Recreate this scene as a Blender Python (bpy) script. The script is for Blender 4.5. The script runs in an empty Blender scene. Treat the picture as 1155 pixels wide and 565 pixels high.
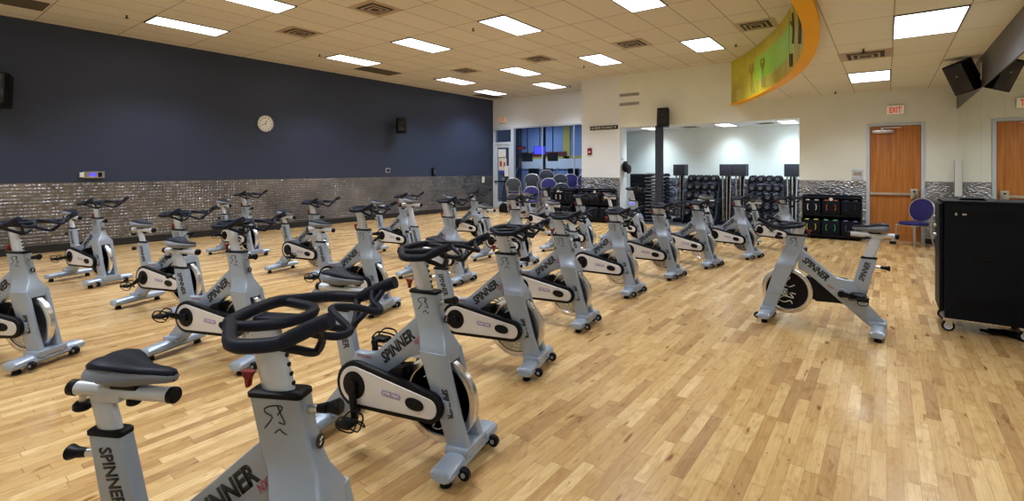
import bpy, bmesh, math, random
from mathutils import Vector, Matrix, Euler
random.seed(7)
PI = math.pi
R = math.radians
C = bpy.context.scene.collection
sc = bpy.context.scene

# ------------------------------------------------------------------ camera
cam_d = bpy.data.cameras.new('camera'); cam = bpy.data.objects.new('camera', cam_d); C.objects.link(cam)
cam.location = (0, 0, 1.52)
cam.rotation_euler = (R(90), 0, R(37.15))
cam_d.sensor_width = 36.0
cam_d.lens = 557.5 / 1155 * 36.0
cam_d.shift_y = -92.5 / 1155
cam_d.clip_start = 0.05; cam_d.clip_end = 100
sc.camera = cam
# ------------------------------------------------------------------ world, exposure, light levels
w = bpy.data.worlds.new('world'); sc.world = w; w.use_nodes = True
w.node_tree.nodes['Background'].inputs[0].default_value = (.6, .65, .75, 1)
w.node_tree.nodes['Background'].inputs[1].default_value = 0.1
sc.view_settings.view_transform = 'Standard'
sc.view_settings.look = 'None'
sc.view_settings.gamma = 1
sc.view_settings.use_curve_mapping = False
sc.view_settings.exposure = 0.0
LAMP_W = 49.0        # each 2x4 troffer, watts of the area light
ALCOVE_W = 25.0
DIFF_E = 2.6         # glow of the diffuser itself
SPREAD = 114
LAMP_COL = (.86, .935, 1.0)
COOL_COL = (.80, .93, 1.0)

# ------------------------------------------------------------------ dimensions of the room
ZH, ZL = 4.155, 3.155            # high ceiling, low ceiling
XL, XR = -12.13, 1.11            # left wall, mirror wall
YD, YW, YB = 13.03, 14.79, -2.23 # door wall, window wall, wall behind
XJ = -7.26                       # jog between window wall and door wall
WZ = 1.257                       # wainscot height

# ------------------------------------------------------------------ materials
def mat(name, col=(.5, .5, .5), rough=.5, metal=0.0, spec=.5, coat=0.0, emit=None, es=0.0, alpha=None, trans=0.0):
    m = bpy.data.materials.new(name); m.use_nodes = True
    b = m.node_tree.nodes['Principled BSDF']
    b.inputs['Base Color'].default_value = (*col, 1)
    b.inputs['Roughness'].default_value = rough
    b.inputs['Metallic'].default_value = metal
    b.inputs['Specular IOR Level'].default_value = spec
    b.inputs['Coat Weight'].default_value = coat
    b.inputs['Transmission Weight'].default_value = trans
    if emit: b.inputs['Emission Color'].default_value = (*emit, 1); b.inputs['Emission Strength'].default_value = es
    return m

class NT:
    def __init__(s, m): s.t = m.node_tree; s.b = s.t.nodes['Principled BSDF']
    def n(s, typ, **kw):
        nd = s.t.nodes.new(typ)
        for k, v in kw.items():
            if k.startswith('i_'):
                key = k[2:]; key = int(key) if key.isdigit() else key.replace('_', ' ')
                nd.inputs[key].default_value = v
            else: setattr(nd, k, v)
        return nd
    def l(s, a, b): s.t.links.new(a, b)
    def math(s, op, a, b=None, c=None):
        nd = s.t.nodes.new('ShaderNodeMath'); nd.operation = op
        for i, v in enumerate((a, b, c)):
            if v is None: continue
            if isinstance(v, (int, float)): nd.inputs[i].default_value = v
            else: s.l(v, nd.inputs[i])
        return nd.outputs[0]
    def pos(s):
        g = s.n('ShaderNodeNewGeometry'); x = s.n('ShaderNodeSeparateXYZ'); s.l(g.outputs['Position'], x.inputs[0])
        return g.outputs['Position'], x.outputs[0], x.outputs[1], x.outputs[2]
    def ramp(s, fac, stops, interp='LINEAR'):
        r = s.t.nodes.new('ShaderNodeValToRGB'); r.color_ramp.interpolation = interp
        e = r.color_ramp.elements
        while len(e) < len(stops): e.new(.5)
        for i, (p, c) in enumerate(stops): e[i].position = p; e[i].color = (*c, 1)
        s.l(fac, r.inputs[0]); return r.outputs[0]
    def mix(s, fac, a, b, blend='MIX'):
        m = s.t.nodes.new('ShaderNodeMix'); m.data_type = 'RGBA'; m.blend_type = blend
        for sock, v in ((m.inputs[0], fac), (m.inputs[6], a), (m.inputs[7], b)):
            if isinstance(v, (int, float)): sock.default_value = v
            elif isinstance(v, tuple): sock.default_value = (*v, 1)
            else: s.l(v, sock)
        return m.outputs[2]
    def comb(s, x, y, z=0.0):
        c = s.t.nodes.new('ShaderNodeCombineXYZ')
        for i, v in enumerate((x, y, z)):
            if isinstance(v, (int, float)): c.inputs[i].default_value = v
            else: s.l(v, c.inputs[i])
        return c.outputs[0]

def wood_floor():
    m = mat('maple_floor', (.6, .42, .2), .3, spec=.45); t = NT(m)
    P, X, Y, Z = t.pos()
    W = .066
    u = t.math('DIVIDE', X, W); row = t.math('FLOOR', u); fu = t.math('SUBTRACT', u, row)
    wn = t.n('ShaderNodeTexWhiteNoise', noise_dimensions='1D'); t.l(row, wn.inputs['W'])
    ln = t.math('MULTIPLY_ADD', wn.outputs['Value'], .35, .42)
    v = t.math('ADD', t.math('DIVIDE', Y, ln), t.math('MULTIPLY', wn.outputs['Value'], 37.0))
    colm = t.math('FLOOR', v); fv = t.math('SUBTRACT', v, colm)
    wn2 = t.n('ShaderNodeTexWhiteNoise', noise_dimensions='2D'); t.l(t.comb(row, colm), wn2.inputs['Vector'])
    base = t.ramp(wn2.outputs['Value'], [(0, (.37, .215, .09)), (.2, (.46, .28, .115)), (.5, (.52, .335, .14)), (.8, (.575, .385, .17)), (1, (.67, .475, .24))])
    # grain and mineral streaks
    gv = t.comb(t.math('MULTIPLY', X, 60.0), t.math('MULTIPLY', Y, 3.0), t.math('MULTIPLY', wn2.outputs['Value'], 50.0))
    gn = t.n('ShaderNodeTexNoise', i_Scale=1.0, i_Detail=4.0, i_Distortion=1.2); t.l(gv, gn.inputs['Vector'])
    base = t.mix(.55, base, t.ramp(gn.outputs['Fac'], [(.25, (.62, .55, .48)), (.6, (1, 1, 1))]), 'MULTIPLY')
    sv = t.comb(t.math('MULTIPLY', X, 16.0), t.math('MULTIPLY', Y, 4.0), t.math('MULTIPLY', wn2.outputs['Value'], 90.0))
    sn = t.n('ShaderNodeTexNoise', i_Scale=1.0, i_Detail=2.0); t.l(sv, sn.inputs['Vector'])
    base = t.mix(t.ramp(sn.outputs['Fac'], [(.66, (0, 0, 0)), (.76, (1, 1, 1))]), base, t.mix(1.0, base, (.42, .26, .15), 'MULTIPLY'))
    mn = t.n('ShaderNodeTexNoise', i_Scale=1.0, i_Detail=3.0, i_Distortion=1.5); t.l(t.comb(t.math('MULTIPLY', X, 11.0), t.math('MULTIPLY', Y, 5.0), t.math('MULTIPLY', wn2.outputs['Value'], 70.0)), mn.inputs['Vector'])
    base = t.mix(.6, base, t.ramp(mn.outputs['Fac'], [(.30, (.70, .60, .50)), (.5, (1, 1, 1)), (.7, (1.0, 1.0, 1.06))]), 'MULTIPLY')
    fl = t.n('ShaderNodeTexNoise', i_Scale=1.0, i_Detail=1.0); t.l(t.comb(t.math('MULTIPLY', X, 70.0), t.math('MULTIPLY', Y, 18.0)), fl.inputs['Vector'])
    base = t.mix(t.ramp(fl.outputs['Fac'], [(.735, (0, 0, 0)), (.78, (.75, .75, .75))]), base, (.13, .07, .035))
    # joints
    e1 = t.math('GREATER_THAN', t.math('ABSOLUTE', t.math('SUBTRACT', fu, .5)), .482)
    e2 = t.math('GREATER_THAN', t.math('ABSOLUTE', t.math('SUBTRACT', fv, .5)), .496)
    e = t.math('MAXIMUM', e1, e2)
    base = t.mix(t.math('MULTIPLY', e, .45), base, (.16, .08, .03))
    t.l(base, t.b.inputs['Base Color'])
    bn = t.n('ShaderNodeTexNoise', i_Scale=2.2, i_Detail=2.0); t.l(P, bn.inputs['Vector'])
    t.l(t.math('MULTIPLY_ADD', bn.outputs['Fac'], .16, .16), t.b.inputs['Roughness'])
    bp = t.n('ShaderNodeBump', i_Strength=.10, i_Distance=.002); t.l(t.math('MULTIPLY', wn2.outputs['Value'], 1.0), bp.inputs['Height'])
    return m

def tile_ceiling(name, col, px, ox, py, oy):
    m = mat(name, col, .9, spec=.1); t = NT(m)
    P, X, Y, Z = t.pos()
    def line(c, pitch, off, hw):
        u = t.math('DIVIDE', t.math('SUBTRACT', c, off), pitch)
        f = t.math('FRACT', u)
        return t.math('LESS_THAN', t.math('MINIMUM', f, t.math('SUBTRACT', 1.0, f)), hw / pitch)
    e = t.math('MAXIMUM', line(X, px, ox, .008), line(Y, py, oy, .008))
    nz = t.n('ShaderNodeTexNoise', i_Scale=60.0, i_Detail=3.0); t.l(P, nz.inputs['Vector'])
    ix = t.math('FLOOR', t.math('DIVIDE', t.math('SUBTRACT', X, ox), px)); iy = t.math('FLOOR', t.math('DIVIDE', t.math('SUBTRACT', Y, oy), py))
    wn = t.n('ShaderNodeTexWhiteNoise', noise_dimensions='2D'); t.l(t.comb(ix, iy), wn.inputs['Vector'])
    c = t.mix(1.0, col, t.ramp(nz.outputs['Fac'], [(.3, (.90, .90, .90)), (.7, (1, 1, 1))]), 'MULTIPLY')
    c = t.mix(1.0, c, t.ramp(wn.outputs['Value'], [(0, (.94, .94, .94)), (1, (1, 1, 1))]), 'MULTIPLY')
    t.l(t.mix(t.math('MULTIPLY', e, .75 if 'high' in name else .5), c, (.16, .11, .07)), t.b.inputs['Base Color'])
    return m

def tread_plate(name, kind):
    m = mat(name, (.34, .34, .36), .33 if kind == 'diamond' else .42, metal=1.0); t = NT(m)
    tc = t.n('ShaderNodeTexCoord')
    mp = t.n('ShaderNodeMapping'); t.l(tc.outputs['Object'], mp.inputs[0])
    if kind == 'diamond':
        sx = t.n('ShaderNodeSeparateXYZ'); t.l(mp.outputs[0], sx.inputs[0])
        a = t.math('SINE', t.math('MULTIPLY', t.math('ADD', sx.outputs[1], sx.outputs[2]), 52.0))
        b = t.math('SINE', t.math('MULTIPLY', t.math('SUBTRACT', sx.outputs[1], sx.outputs[2]), 52.0))
        nz = t.n('ShaderNodeTexNoise', i_Scale=9.0, i_Detail=2.0); t.l(mp.outputs[0], nz.inputs['Vector'])
        h = t.math('MULTIPLY', t.math('MULTIPLY', a, b), t.math('MULTIPLY_ADD', nz.outputs['Fac'], 2.6, -.5))
        bump = t.n('ShaderNodeBump', i_Strength=.9, i_Distance=.011)
    else:
        nz = t.n('ShaderNodeTexNoise', i_Scale=3.5, i_Detail=0.0); t.l(mp.outputs[0], nz.inputs['Vector'])
        v = t.n('ShaderNodeTexVoronoi', i_Scale=20.0); v.feature = 'SMOOTH_F1'
        mp.inputs['Scale'].default_value = (1.0, 1.0, 1.9)
        vec = t.n('ShaderNodeVectorMath', operation='MULTIPLY_ADD'); t.l(nz.outputs['Color'], vec.inputs[0]); vec.inputs[1].default_value = (.22, .22, .22); t.l(mp.outputs[0], vec.inputs[2])
        t.l(vec.outputs[0], v.inputs['Vector'])
        h = v.outputs['Distance']
        bump = t.n('ShaderNodeBump', i_Strength=1.0, i_Distance=.024)
    t.l(h, bump.inputs['Height']); t.l(bump.outputs[0], t.b.inputs['Normal'])
    big = t.n('ShaderNodeTexNoise', i_Scale=1.3, i_Detail=3.0); t.l(tc.outputs['Object'], big.inputs['Vector'])
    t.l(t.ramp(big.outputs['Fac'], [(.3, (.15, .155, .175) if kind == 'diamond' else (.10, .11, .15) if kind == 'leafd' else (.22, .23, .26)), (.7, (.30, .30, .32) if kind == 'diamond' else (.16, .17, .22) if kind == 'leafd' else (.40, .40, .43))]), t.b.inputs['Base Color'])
    return m

def noisy(name, col, rough, amt=.06, scale=8.0, **kw):
    m = mat(name, col, rough, **kw); t = NT(m)
    P, X, Y, Z = t.pos()
    nz = t.n('ShaderNodeTexNoise', i_Scale=scale, i_Detail=3.0); t.l(P, nz.inputs['Vector'])
    k = 1 - amt
    t.l(t.mix(1.0, col, t.ramp(nz.outputs['Fac'], [(.3, (k, k, k)), (.7, (1, 1, 1))]), 'MULTIPLY'), t.b.inputs['Base Color'])
    return m

def veneer():
    m = mat('door_veneer', (.42, .17, .06), .42, spec=.3); t = NT(m)
    P, X, Y, Z = t.pos()
    v = t.comb(t.math('MULTIPLY', X, 22.0), t.math('MULTIPLY', Y, 22.0), t.math('MULTIPLY', Z, 1.2))
    nz = t.n('ShaderNodeTexNoise', i_Scale=1.0, i_Detail=5.0); t.l(v, nz.inputs['Vector'])
    t.l(t.ramp(nz.outputs['Fac'], [(.3, (.36, .125, .028)), (.5, (.47, .17, .038)), (.72, (.58, .23, .058))]), t.b.inputs['Base Color'])
    return m

M = {}
M['floor'] = wood_floor()
M['ceil_hi'] = tile_ceiling('tile_high', (.70, .66, .58), .6025, -3.43, 1.195, .685)
M['ceil_lo'] = tile_ceiling('tile_low', (.80, .77, .66), .61, .065, 1.2, 6.67)
M['dark_wall'] = noisy('slate_paint', (.027, .041, .088), .5)
M['cream'] = noisy('cream_paint', (.80, .82, .76), .7, .04, 3.0)
M['alcove'] = noisy('pale_paint', (.78, .86, .86), .7, .03, 3.0)
M['white_wall'] = noisy('white_paint', (.76, .80, .86), .7, .03, 3.0)
M['clear_plastic'] = mat('clear_plastic', (.70, .72, .72), .2)
M['gray_band'] = mat('grey_band_paint', (.07, .07, .08), .45)
M['tread'] = tread_plate('diamond_plate', 'diamond')
M['leaf'] = tread_plate('embossed_plate', 'leaf')
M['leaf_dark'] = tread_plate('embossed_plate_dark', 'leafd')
M['rubber_floor'] = noisy('rubber_floor', (.035, .04, .05), .6, .3, 40.0)
M['baseboard'] = mat('black_rubber', (.012, .012, .014), .5)
M['mirror'] = mat('mirror_silver', (.80, .86, .82), .01, metal=1.0)
M['veneer'] = veneer()
M['frame_grey'] = mat('painted_steel', (.56, .62, .72), .4)
M['metal'] = mat('brushed_metal', (.62, .62, .63), .3, metal=1.0)
M['chrome'] = mat('chrome', (.72, .72, .74), .24, metal=1.0)
M['paint'] = noisy('silver_blue_paint', (.34, .40, .50), .36, .05, 14.0, metal=.35, spec=.5, coat=.25)
M['post'] = noisy('post_silver', (.56, .59, .65), .33, .08, 30.0, metal=.3)
M['padding'] = mat('navy_rubber', (.008, .011, .022), .5, spec=.16)
M['black'] = mat('black_plastic', (.005, .005, .007), .45, spec=.15)
M['black_gloss'] = mat('black_gloss', (.004, .004, .006), .5, spec=.15)
M['saddle_grey'] = mat('saddle_grey', (.17, .185, .22), .42)
M['guard'] = noisy('guard_silver', (.66, .65, .66), .36, .06, 12.0, metal=.2)
M['red'] = mat('red_plastic', (.20, .006, .008), .4)
M['ink'] = mat('black_ink', (.008, .008, .01), .5)
M['red_ink'] = mat('red_ink', (.42, .04, .05), .5)
M['logo_white'] = mat('logo_white', (.75, .73, .66), .5)
M['badge'] = mat('badge_violet', (.30, .22, .42), .4)
M['orange'] = mat('orange_paint', (.85, .42, .004), .55, spec=.12)
M['purple'] = noisy('purple_fabric', (.018, .014, .13), .85, .25, 120.0)
M['slate_fabric'] = noisy('slate_fabric', (.055, .07, .105), .85, .2, 120.0)
M['chair_metal'] = mat('chair_silver', (.50, .50, .54), .35, metal=.7)
M['white'] = mat('white_plastic', (.80, .80, .80), .4)
M['off_white'] = mat('off_white', (.70, .66, .58), .5)
M['vent'] = mat('vent_beige', (.42, .33, .23), .5)
M['vent_dark'] = mat('vent_dark', (.03, .025, .02), .7)
M['slot'] = mat('slot_grille', (.13, .105, .075), .6)
M['exit_red'] = mat('exit_red', (.75, .03, .03), .5, emit=(1, .05, .03), es=.25)
M['exit_face'] = mat('exit_face', (.75, .70, .58), .5, emit=(1, .9, .7), es=.12)
M['diffuser'] = mat('diffuser', (.9, .9, .9), .5, emit=(1, .99, .97), es=DIFF_E)
M['cab'] = noisy('cabinet_black', (.004, .006, .012), .5, .2, 60.0, spec=.15)
M['dumb'] = mat('dumbbell_black', (.008, .011, .018), .5, spec=.2)
M['box_blue'] = mat('charcoal_box', (.022, .028, .048), .6)
M['screen'] = mat('screen_black', (.006, .007, .012), .2)
M['screen_blue'] = mat('screen_blue', (.02, .02, .3), .3, emit=(.08, .07, 1.0), es=1.6)
M['blue_wall'] = mat('blue_wall', (.22, .32, .58), .6)
M['deep_blue'] = mat('deep_blue_wall', (.03, .07, .36), .6)
M['yellow_wall'] = mat('yellow_band', (.55, .45, .08), .6)
M['red_wall'] = mat('maroon', (.14, .02, .02), .6)
M['grey_carpet'] = mat('grey_carpet', (.16, .16, .19), .9)
def glass():
    m = bpy.data.materials.new('window_glass'); m.use_nodes = True; nt = m.node_tree
    nt.nodes.clear(); o = nt.nodes.new('ShaderNodeOutputMaterial')
    tr = nt.nodes.new('ShaderNodeBsdfTransparent'); tr.inputs[0].default_value = (.86, .92, .97, 1)
    gl = nt.nodes.new('ShaderNodeBsdfGlossy'); gl.inputs['Roughness'].default_value = .03
    fr = nt.nodes.new('ShaderNodeFresnel'); fr.inputs[0].default_value = 1.5
    mx = nt.nodes.new('ShaderNodeMixShader'); nt.links.new(fr.outputs[0], mx.inputs[0]); nt.links.new(tr.outputs[0], mx.inputs[1]); nt.links.new(gl.outputs[0], mx.inputs[2])
    nt.links.new(mx.outputs[0], o.inputs[0]); return m
M['glass'] = glass()
for nm, c in dict(c_white=(.75, .75, .72), c_red=(.45, .04, .02), c_orange=(.60, .11, .02), c_yellow=(.55, .45, .03), c_green=(.04, .38, .16), c_dark=(.03, .03, .05), c_violet=(.10, .08, .30)).items():
    M[nm] = mat(nm[2:] + '_rubber', c, .5)

# ------------------------------------------------------------------ mesh helpers
class MB:
    def __init__(s): s.bm = bmesh.new(); s.mats = []; s.cur = 0
    def m(s, material):
        if material not in s.mats: s.mats.append(material)
        s.cur = s.mats.index(material); return s
    def _fin(s, faces):
        for f in faces: f.material_index = s.cur
    def box(s, a, b, bev=0.0, seg=2, mtx=None):
        x0, y0, z0 = a; x1, y1, z1 = b
        n0 = set(s.bm.faces)
        vs = [s.bm.verts.new(p) for p in ((x0,y0,z0),(x1,y0,z0),(x1,y1,z0),(x0,y1,z0),(x0,y0,z1),(x1,y0,z1),(x1,y1,z1),(x0,y1,z1))]
        fs = [s.bm.faces.new([vs[i] for i in q]) for q in ((3,2,1,0),(4,5,6,7),(0,1,5,4),(1,2,6,5),(2,3,7,6),(3,0,4,7))]
        if bev > 0:
            es = list({e for f in fs for e in f.edges})
            bmesh.ops.bevel(s.bm, geom=es, offset=bev, segments=seg, affect='EDGES', profile=.6)
        new = [f for f in s.bm.faces if f not in n0]; s._fin(new)
        if mtx is not None:
            bmesh.ops.transform(s.bm, matrix=mtx, verts=list({v for f in new for v in f.verts}))
        return s
    def prism(s, poly, a, b, axis='y', bev=0.0, seg=2, mtx=None):
        def P(u, v, t): return {'y': (u, t, v), 'x': (t, u, v), 'z': (u, v, t)}[axis]
        n0 = set(s.bm.faces)
        lo = [s.bm.verts.new(P(u, v, a)) for u, v in poly]; hi = [s.bm.verts.new(P(u, v, b)) for u, v in poly]
        fs = [s.bm.faces.new(lo), s.bm.faces.new(hi[::-1])]
        for i in range(len(poly)):
            j = (i + 1) % len(poly); fs.append(s.bm.faces.new((lo[i], hi[i], hi[j], lo[j])))
        bmesh.ops.recalc_face_normals(s.bm, faces=fs)
        if bev > 0:
            es = list({e for f in fs for e in f.edges if e.calc_face_angle(0) > .35})
            bmesh.ops.bevel(s.bm, geom=es, offset=bev, segments=seg, affect='EDGES', profile=.6)
        new = [f for f in s.bm.faces if f not in n0]; s._fin(new)
        if mtx is not None: bmesh.ops.transform(s.bm, matrix=mtx, verts=list({v for f in new for v in f.verts}))
        return s
    def loft(s, rings, closed=True, caps=True):
        vr = [[s.bm.verts.new(p) for p in r] for r in rings]; fs = []
        n = len(rings[0])
        for a, b in zip(vr, vr[1:]):
            for i in range(n if closed else n - 1):
                j = (i + 1) % n; fs.append(s.bm.faces.new((a[i], a[j], b[j], b[i])))
        if caps: fs.append(s.bm.faces.new(vr[0][::-1])); fs.append(s.bm.faces.new(vr[-1]))
        bmesh.ops.recalc_face_normals(s.bm, faces=fs); s._fin(fs); return s
    def tube(s, pts, r, n=8, closed=False, rs=None, sy=1.0):
        pts = [Vector(p) for p in pts]; N = len(pts); rings = []
        t0 = None; up = None
        for i, p in enumerate(pts):
            if closed: t = pts[(i + 1) % N] - pts[i - 1]
            else: t = pts[min(i + 1, N - 1)] - pts[max(i - 1, 0)]
            t.normalize()
            if up is None:
                up = Vector((0, 0, 1)) if abs(t.z) < .9 else Vector((1, 0, 0))
            side = t.cross(up); side.normalize(); up = side.cross(t); up.normalize()
            rr = rs[i] if rs else r
            rings.append([p + side * math.cos(2*PI*k/n) * rr + up * math.sin(2*PI*k/n) * rr * sy for k in range(n)])
        if closed: rings.append(rings[0]); 
        if closed:
            vr = [[s.bm.verts.new(p) for p in r_] for r_ in rings[:-1]]; vr.append(vr[0]); fs = []
            for a, b in zip(vr, vr[1:]):
                for i in range(n):
                    j = (i + 1) % n; fs.append(s.bm.faces.new((a[i], a[j], b[j], b[i])))
            bmesh.ops.recalc_face_normals(s.bm, faces=fs); s._fin(fs)
        else: s.loft(rings)
        return s
    def cyl(s, a, b, r, n=16, r2=None, bev=0.0):
        a = Vector(a); b = Vector(b); t = (b - a)
        L = t.length; t.normalize(); r2 = r if r2 is None else r2
        up = Vector((0, 0, 1)) if abs(t.z) < .9 else Vector((1, 0, 0))
        sd = t.cross(up).normalized(); up = sd.cross(t)
        def ring(p, rr): return [p + sd * math.cos(2*PI*k/n) * rr + up * math.sin(2*PI*k/n) * rr for k in range(n)]
        if bev > 0: s.loft([ring(a, r - bev), ring(a + t * bev, r), ring(b - t * bev, r2), ring(b, r2 - bev)])
        else: s.loft([ring(a, r), ring(b, r2)])
        return s
    def lathe(s, prof, center, axis='y', n=32):
        # prof: list of (radius, t) along axis
        cx, cy, cz = center; rings = []
        for r, t in prof:
            if axis == 'y': rings.append([(cx + r*math.cos(2*PI*k/n), cy + t, cz + r*math.sin(2*PI*k/n)) for k in range(n)])
            elif axis == 'x': rings.append([(cx + t, cy + r*math.cos(2*PI*k/n), cz + r*math.sin(2*PI*k/n)) for k in range(n)])
            else: rings.append([(cx + r*math.cos(2*PI*k/n), cy + r*math.sin(2*PI*k/n), cz + t) for k in range(n)])
        return s.loft(rings)
    def mesh(s, name, smooth=True, angle=40):
        me = bpy.data.meshes.new(name); s.bm.to_mesh(me); s.bm.free()
        for mm in s.mats: me.materials.append(mm)
        if smooth:
            me.polygons.foreach_set('use_smooth', [True] * len(me.polygons))
            me.set_sharp_from_angle(angle=R(angle))
        return me
    def build(s, name, parent=None, smooth=True, loc=None, rot=None, angle=40):
        o = bpy.data.objects.new(name, s.mesh(name, smooth, angle)); C.objects.link(o)
        if parent: o.parent = parent
        if loc: o.location = loc
        if rot: o.rotation_euler = rot
        return o

def tag(o, label=None, cat=None, group=None, kind=None):
    if label: o['label'] = label
    if cat: o['category'] = cat
    if group: o['group'] = group
    if kind: o['kind'] = kind
    return o
def thing(name, label, cat, loc=(0, 0, 0), rz=0.0, group=None):
    o = bpy.data.objects.new(name, None); C.objects.link(o); o.location = loc; o.rotation_euler = (0, 0, rz)
    o.empty_display_size = .1
    return tag(o, label, cat, group)
def copy_tree(o, parent=None):
    c = o.copy(); C.objects.link(c)
    if parent: c.parent = parent
    for ch in list(o.children): copy_tree(ch, c)
    return c
def struct(o): o['kind'] = 'structure'; return o
def B1(material, a, b, bev=0.0): return MB().m(material).box(a, b, bev)

_text_cache = {}
def text_mesh(txt, width, height=None, bold=.02, shear=0.0, depth=.0006):
    key = (txt, width, height, bold, shear)
    if key in _text_cache: return _text_cache[key]
    cu = bpy.data.curves.new('lettering', 'FONT'); cu.body = txt; cu.size = 1; cu.extrude = 0.0; cu.offset = bold; cu.shear = shear
    cu.resolution_u = 2
    o = bpy.data.objects.new('lettering_src', cu); C.objects.link(o)
    dg = bpy.context.evaluated_depsgraph_get(); me = bpy.data.meshes.new_from_object(o.evaluated_get(dg))
    bpy.data.objects.remove(o)
    xs = [v.co.x for v in me.vertices]; ys = [v.co.y for v in me.vertices]
    cx, cy = (min(xs)+max(xs))/2, (min(ys)+max(ys))/2
    sx = width/(max(xs)-min(xs)); sy = sx if height is None else height/(max(ys)-min(ys))
    for v in me.vertices: v.co = Vector(((v.co.x-cx)*sx, (v.co.y-cy)*sy, 0))
    me.name = 'lettering'
    bm = bmesh.new(); bm.from_mesh(me)
    r = bmesh.ops.extrude_face_region(bm, geom=bm.faces[:])
    for g in r['geom']:
        if isinstance(g, bmesh.types.BMVert): g.co.z += depth
    bmesh.ops.recalc_face_normals(bm, faces=bm.faces[:])
    bm.to_mesh(me); bm.free()
    _text_cache[key] = me
    return me
def place_text(name, txt, material, width, origin, xd, yd, parent=None, height=None, bold=.02, shear=0.0):
    me = text_mesh(txt, width, height, bold, shear)
    if len(me.materials) == 0: me.materials.append(material)
    elif me.materials[0] != material: me = me.copy(); me.materials[0] = material
    o = bpy.data.objects.new(name, me); C.objects.link(o)
    xd = Vector(xd).normalized(); yd = Vector(yd).normalized(); zd = xd.cross(yd)
    mt = Matrix((xd, yd, zd)).transposed().to_4x4(); mt.translation = Vector(origin)
    if parent: o.parent = parent
    o.matrix_local = mt
    return o
# ================================================================== THE ROOM
def wall(name, a, b, material): return struct(B1(material, a, b).build(name, smooth=False))
wall('floor', (XL-.2, YB-.2, -.1), (XR+.2, YD+.0, 0), M['floor'])
wall('floor_window_side', (XL-.2, YD, -.1), (XJ+.2, YW+.3, 0), M['floor'])
wall('floor_alcove', (XJ+.2, YD, -.1), (XR+.2, YW+.3, 0.0), M['rubber_floor'])
wall('wall_left', (XL-.2, YB-.2, 0), (XL, YW+.2, ZH+.1), M['dark_wall'])
wall('wall_rear', (XL-.2, YB-.2, 0), (XR+.2, YB, ZH+.1), M['cream'])
wall('wall_right', (XR+.006, YB, 0), (XR+.2, YW+.2, ZH+.1), M['cream'])
wall('wall_right_band', (XR-.01, YB, 2.70), (XR+.006, YD, ZL), M['gray_band'])
mir = MB().m(M['mirror'])
ys = [YB, -1.0, .83, 2.66, 4.49, 6.32, 8.15, 9.98, 11.5, YD]
for a, b in zip(ys, ys[1:]): mir.box((XR, a+.002, .10), (XR+.006, b-.002, 2.70))
struct(mir.build('wall_right_mirror', smooth=False))
# door wall (front of the alcove) with opening and door
OX0, OX1, OZ = -6.03, -1.595, 2.68
DX0, DX1, DZ = -.285, .56, 2.41
T = .30
wall('wall_back_pier', (XJ, YD, 0), (OX0, YD+.45, ZH+.1), M['white_wall'])
wall('wall_back_header', (OX0, YD, OZ), (OX1, YD+T, ZH+.1), M['cream'])
w_ = MB().m(M['cream'])
w_.box((OX1, YD, 0), (DX0-.06, YD+T, ZH+.1)).box((DX0-.06, YD, DZ+.06), (DX1+.06, YD+T, ZH+.1)).box((DX1+.06, YD, 0), (XR+.05, YD+T, ZH+.1))
struct(w_.build('wall_back', smooth=False))
# alcove
wall('wall_alcove_back', (XJ, YW, 0), (XR, YW+.2, ZH), M['alcove'])
wall('wall_alcove_right', (OX1, YD+T, 0), (OX1+.15, YW, OZ+.1), M['alcove'])
wall('ceiling_alcove', (XJ+.15, YD+T-.01, OZ+.005), (OX1, YW, OZ+.1), M['white_wall'])
wall('wall_jog', (XJ, YD+.45, 0), (XJ+.15, YW, ZH), M['white_wall'])
# metal wainscots
def plate(name, a, b, m_):
    o = B1(m_, a, b).build(name, smooth=False); return struct(o)
plate('trim_1', (XL, YB, .14), (XL+.008, YW-.02, WZ), M['tread'])
plate('trim_2', (OX1, YD-.008, .1), (DX0-.062, YD, WZ), M['leaf'])
plate('trim_3', (DX1+.062, YD-.008, .1), (XR-.002, YD, WZ), M['leaf'])
plate('trim_4', (XJ-.008, YD-.008, .1), (OX0, YD, WZ), M['leaf'])
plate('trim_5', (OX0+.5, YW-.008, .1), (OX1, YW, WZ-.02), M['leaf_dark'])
plate('trim_6', (XJ-.008, YD, .1), (XJ, YW-.1, WZ), M['leaf'])
plate('baseboard_left', (XL, YB, 0), (XL+.014, YW-.02, .14), M['baseboard'])
plate('baseboard_back', (OX1, YD-.014, 0), (DX0-.062, YD, .1), M['baseboard'])
plate('baseboard_corner', (DX1+.062, YD-.014, 0), (XR-.002, YD, .1), M['baseboard'])
plate('baseboard_pier', (XJ-.014, YD-.014, 0), (OX0, YD, .1), M['baseboard'])
plate('baseboard_right', (XR-.01, YB, 0), (XR+.006, YD-.02, .10), M['baseboard'])
# ceilings: the curved bulkhead divides them
RC, CY0 = 13.5, 5.4
def arcx(y, off=0.0): return (-.70 - RC) + math.sqrt((RC + off)**2 - (y - CY0)**2)
YS = [YD - (YD - YB) * i / 40 for i in range(41)]
mb = MB().m(M['ceil_hi'])
mb.box((XL-.1, YB-.1, ZH), (XR+.1, YW+.2, ZH+.1))
struct(mb.build('ceiling', smooth=False))
mb = MB().m(M['ceil_lo'])
bmv = mb.bm
lo = []
for y in YS: lo.append((bmv.verts.new((arcx(y, .02), y, ZL)), bmv.verts.new((XR+.05, y, ZL)), bmv.verts.new((arcx(y, .02), y, ZL+.08)), bmv.verts.new((XR+.05, y, ZL+.08))))
for a, b in zip(lo, lo[1:]):
    bmv.faces.new((a[0], a[1], b[1], b[0])); bmv.faces.new((a[2], b[2], b[3], a[3])); bmv.faces.new((a[0], b[0], b[2], a[2])); bmv.faces.new((a[1], a[3], b[3], b[1]))
bmesh.ops.recalc_face_normals(bmv, faces=bmv.faces[:])
struct(mb.build('ceiling_low', smooth=False))
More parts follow.
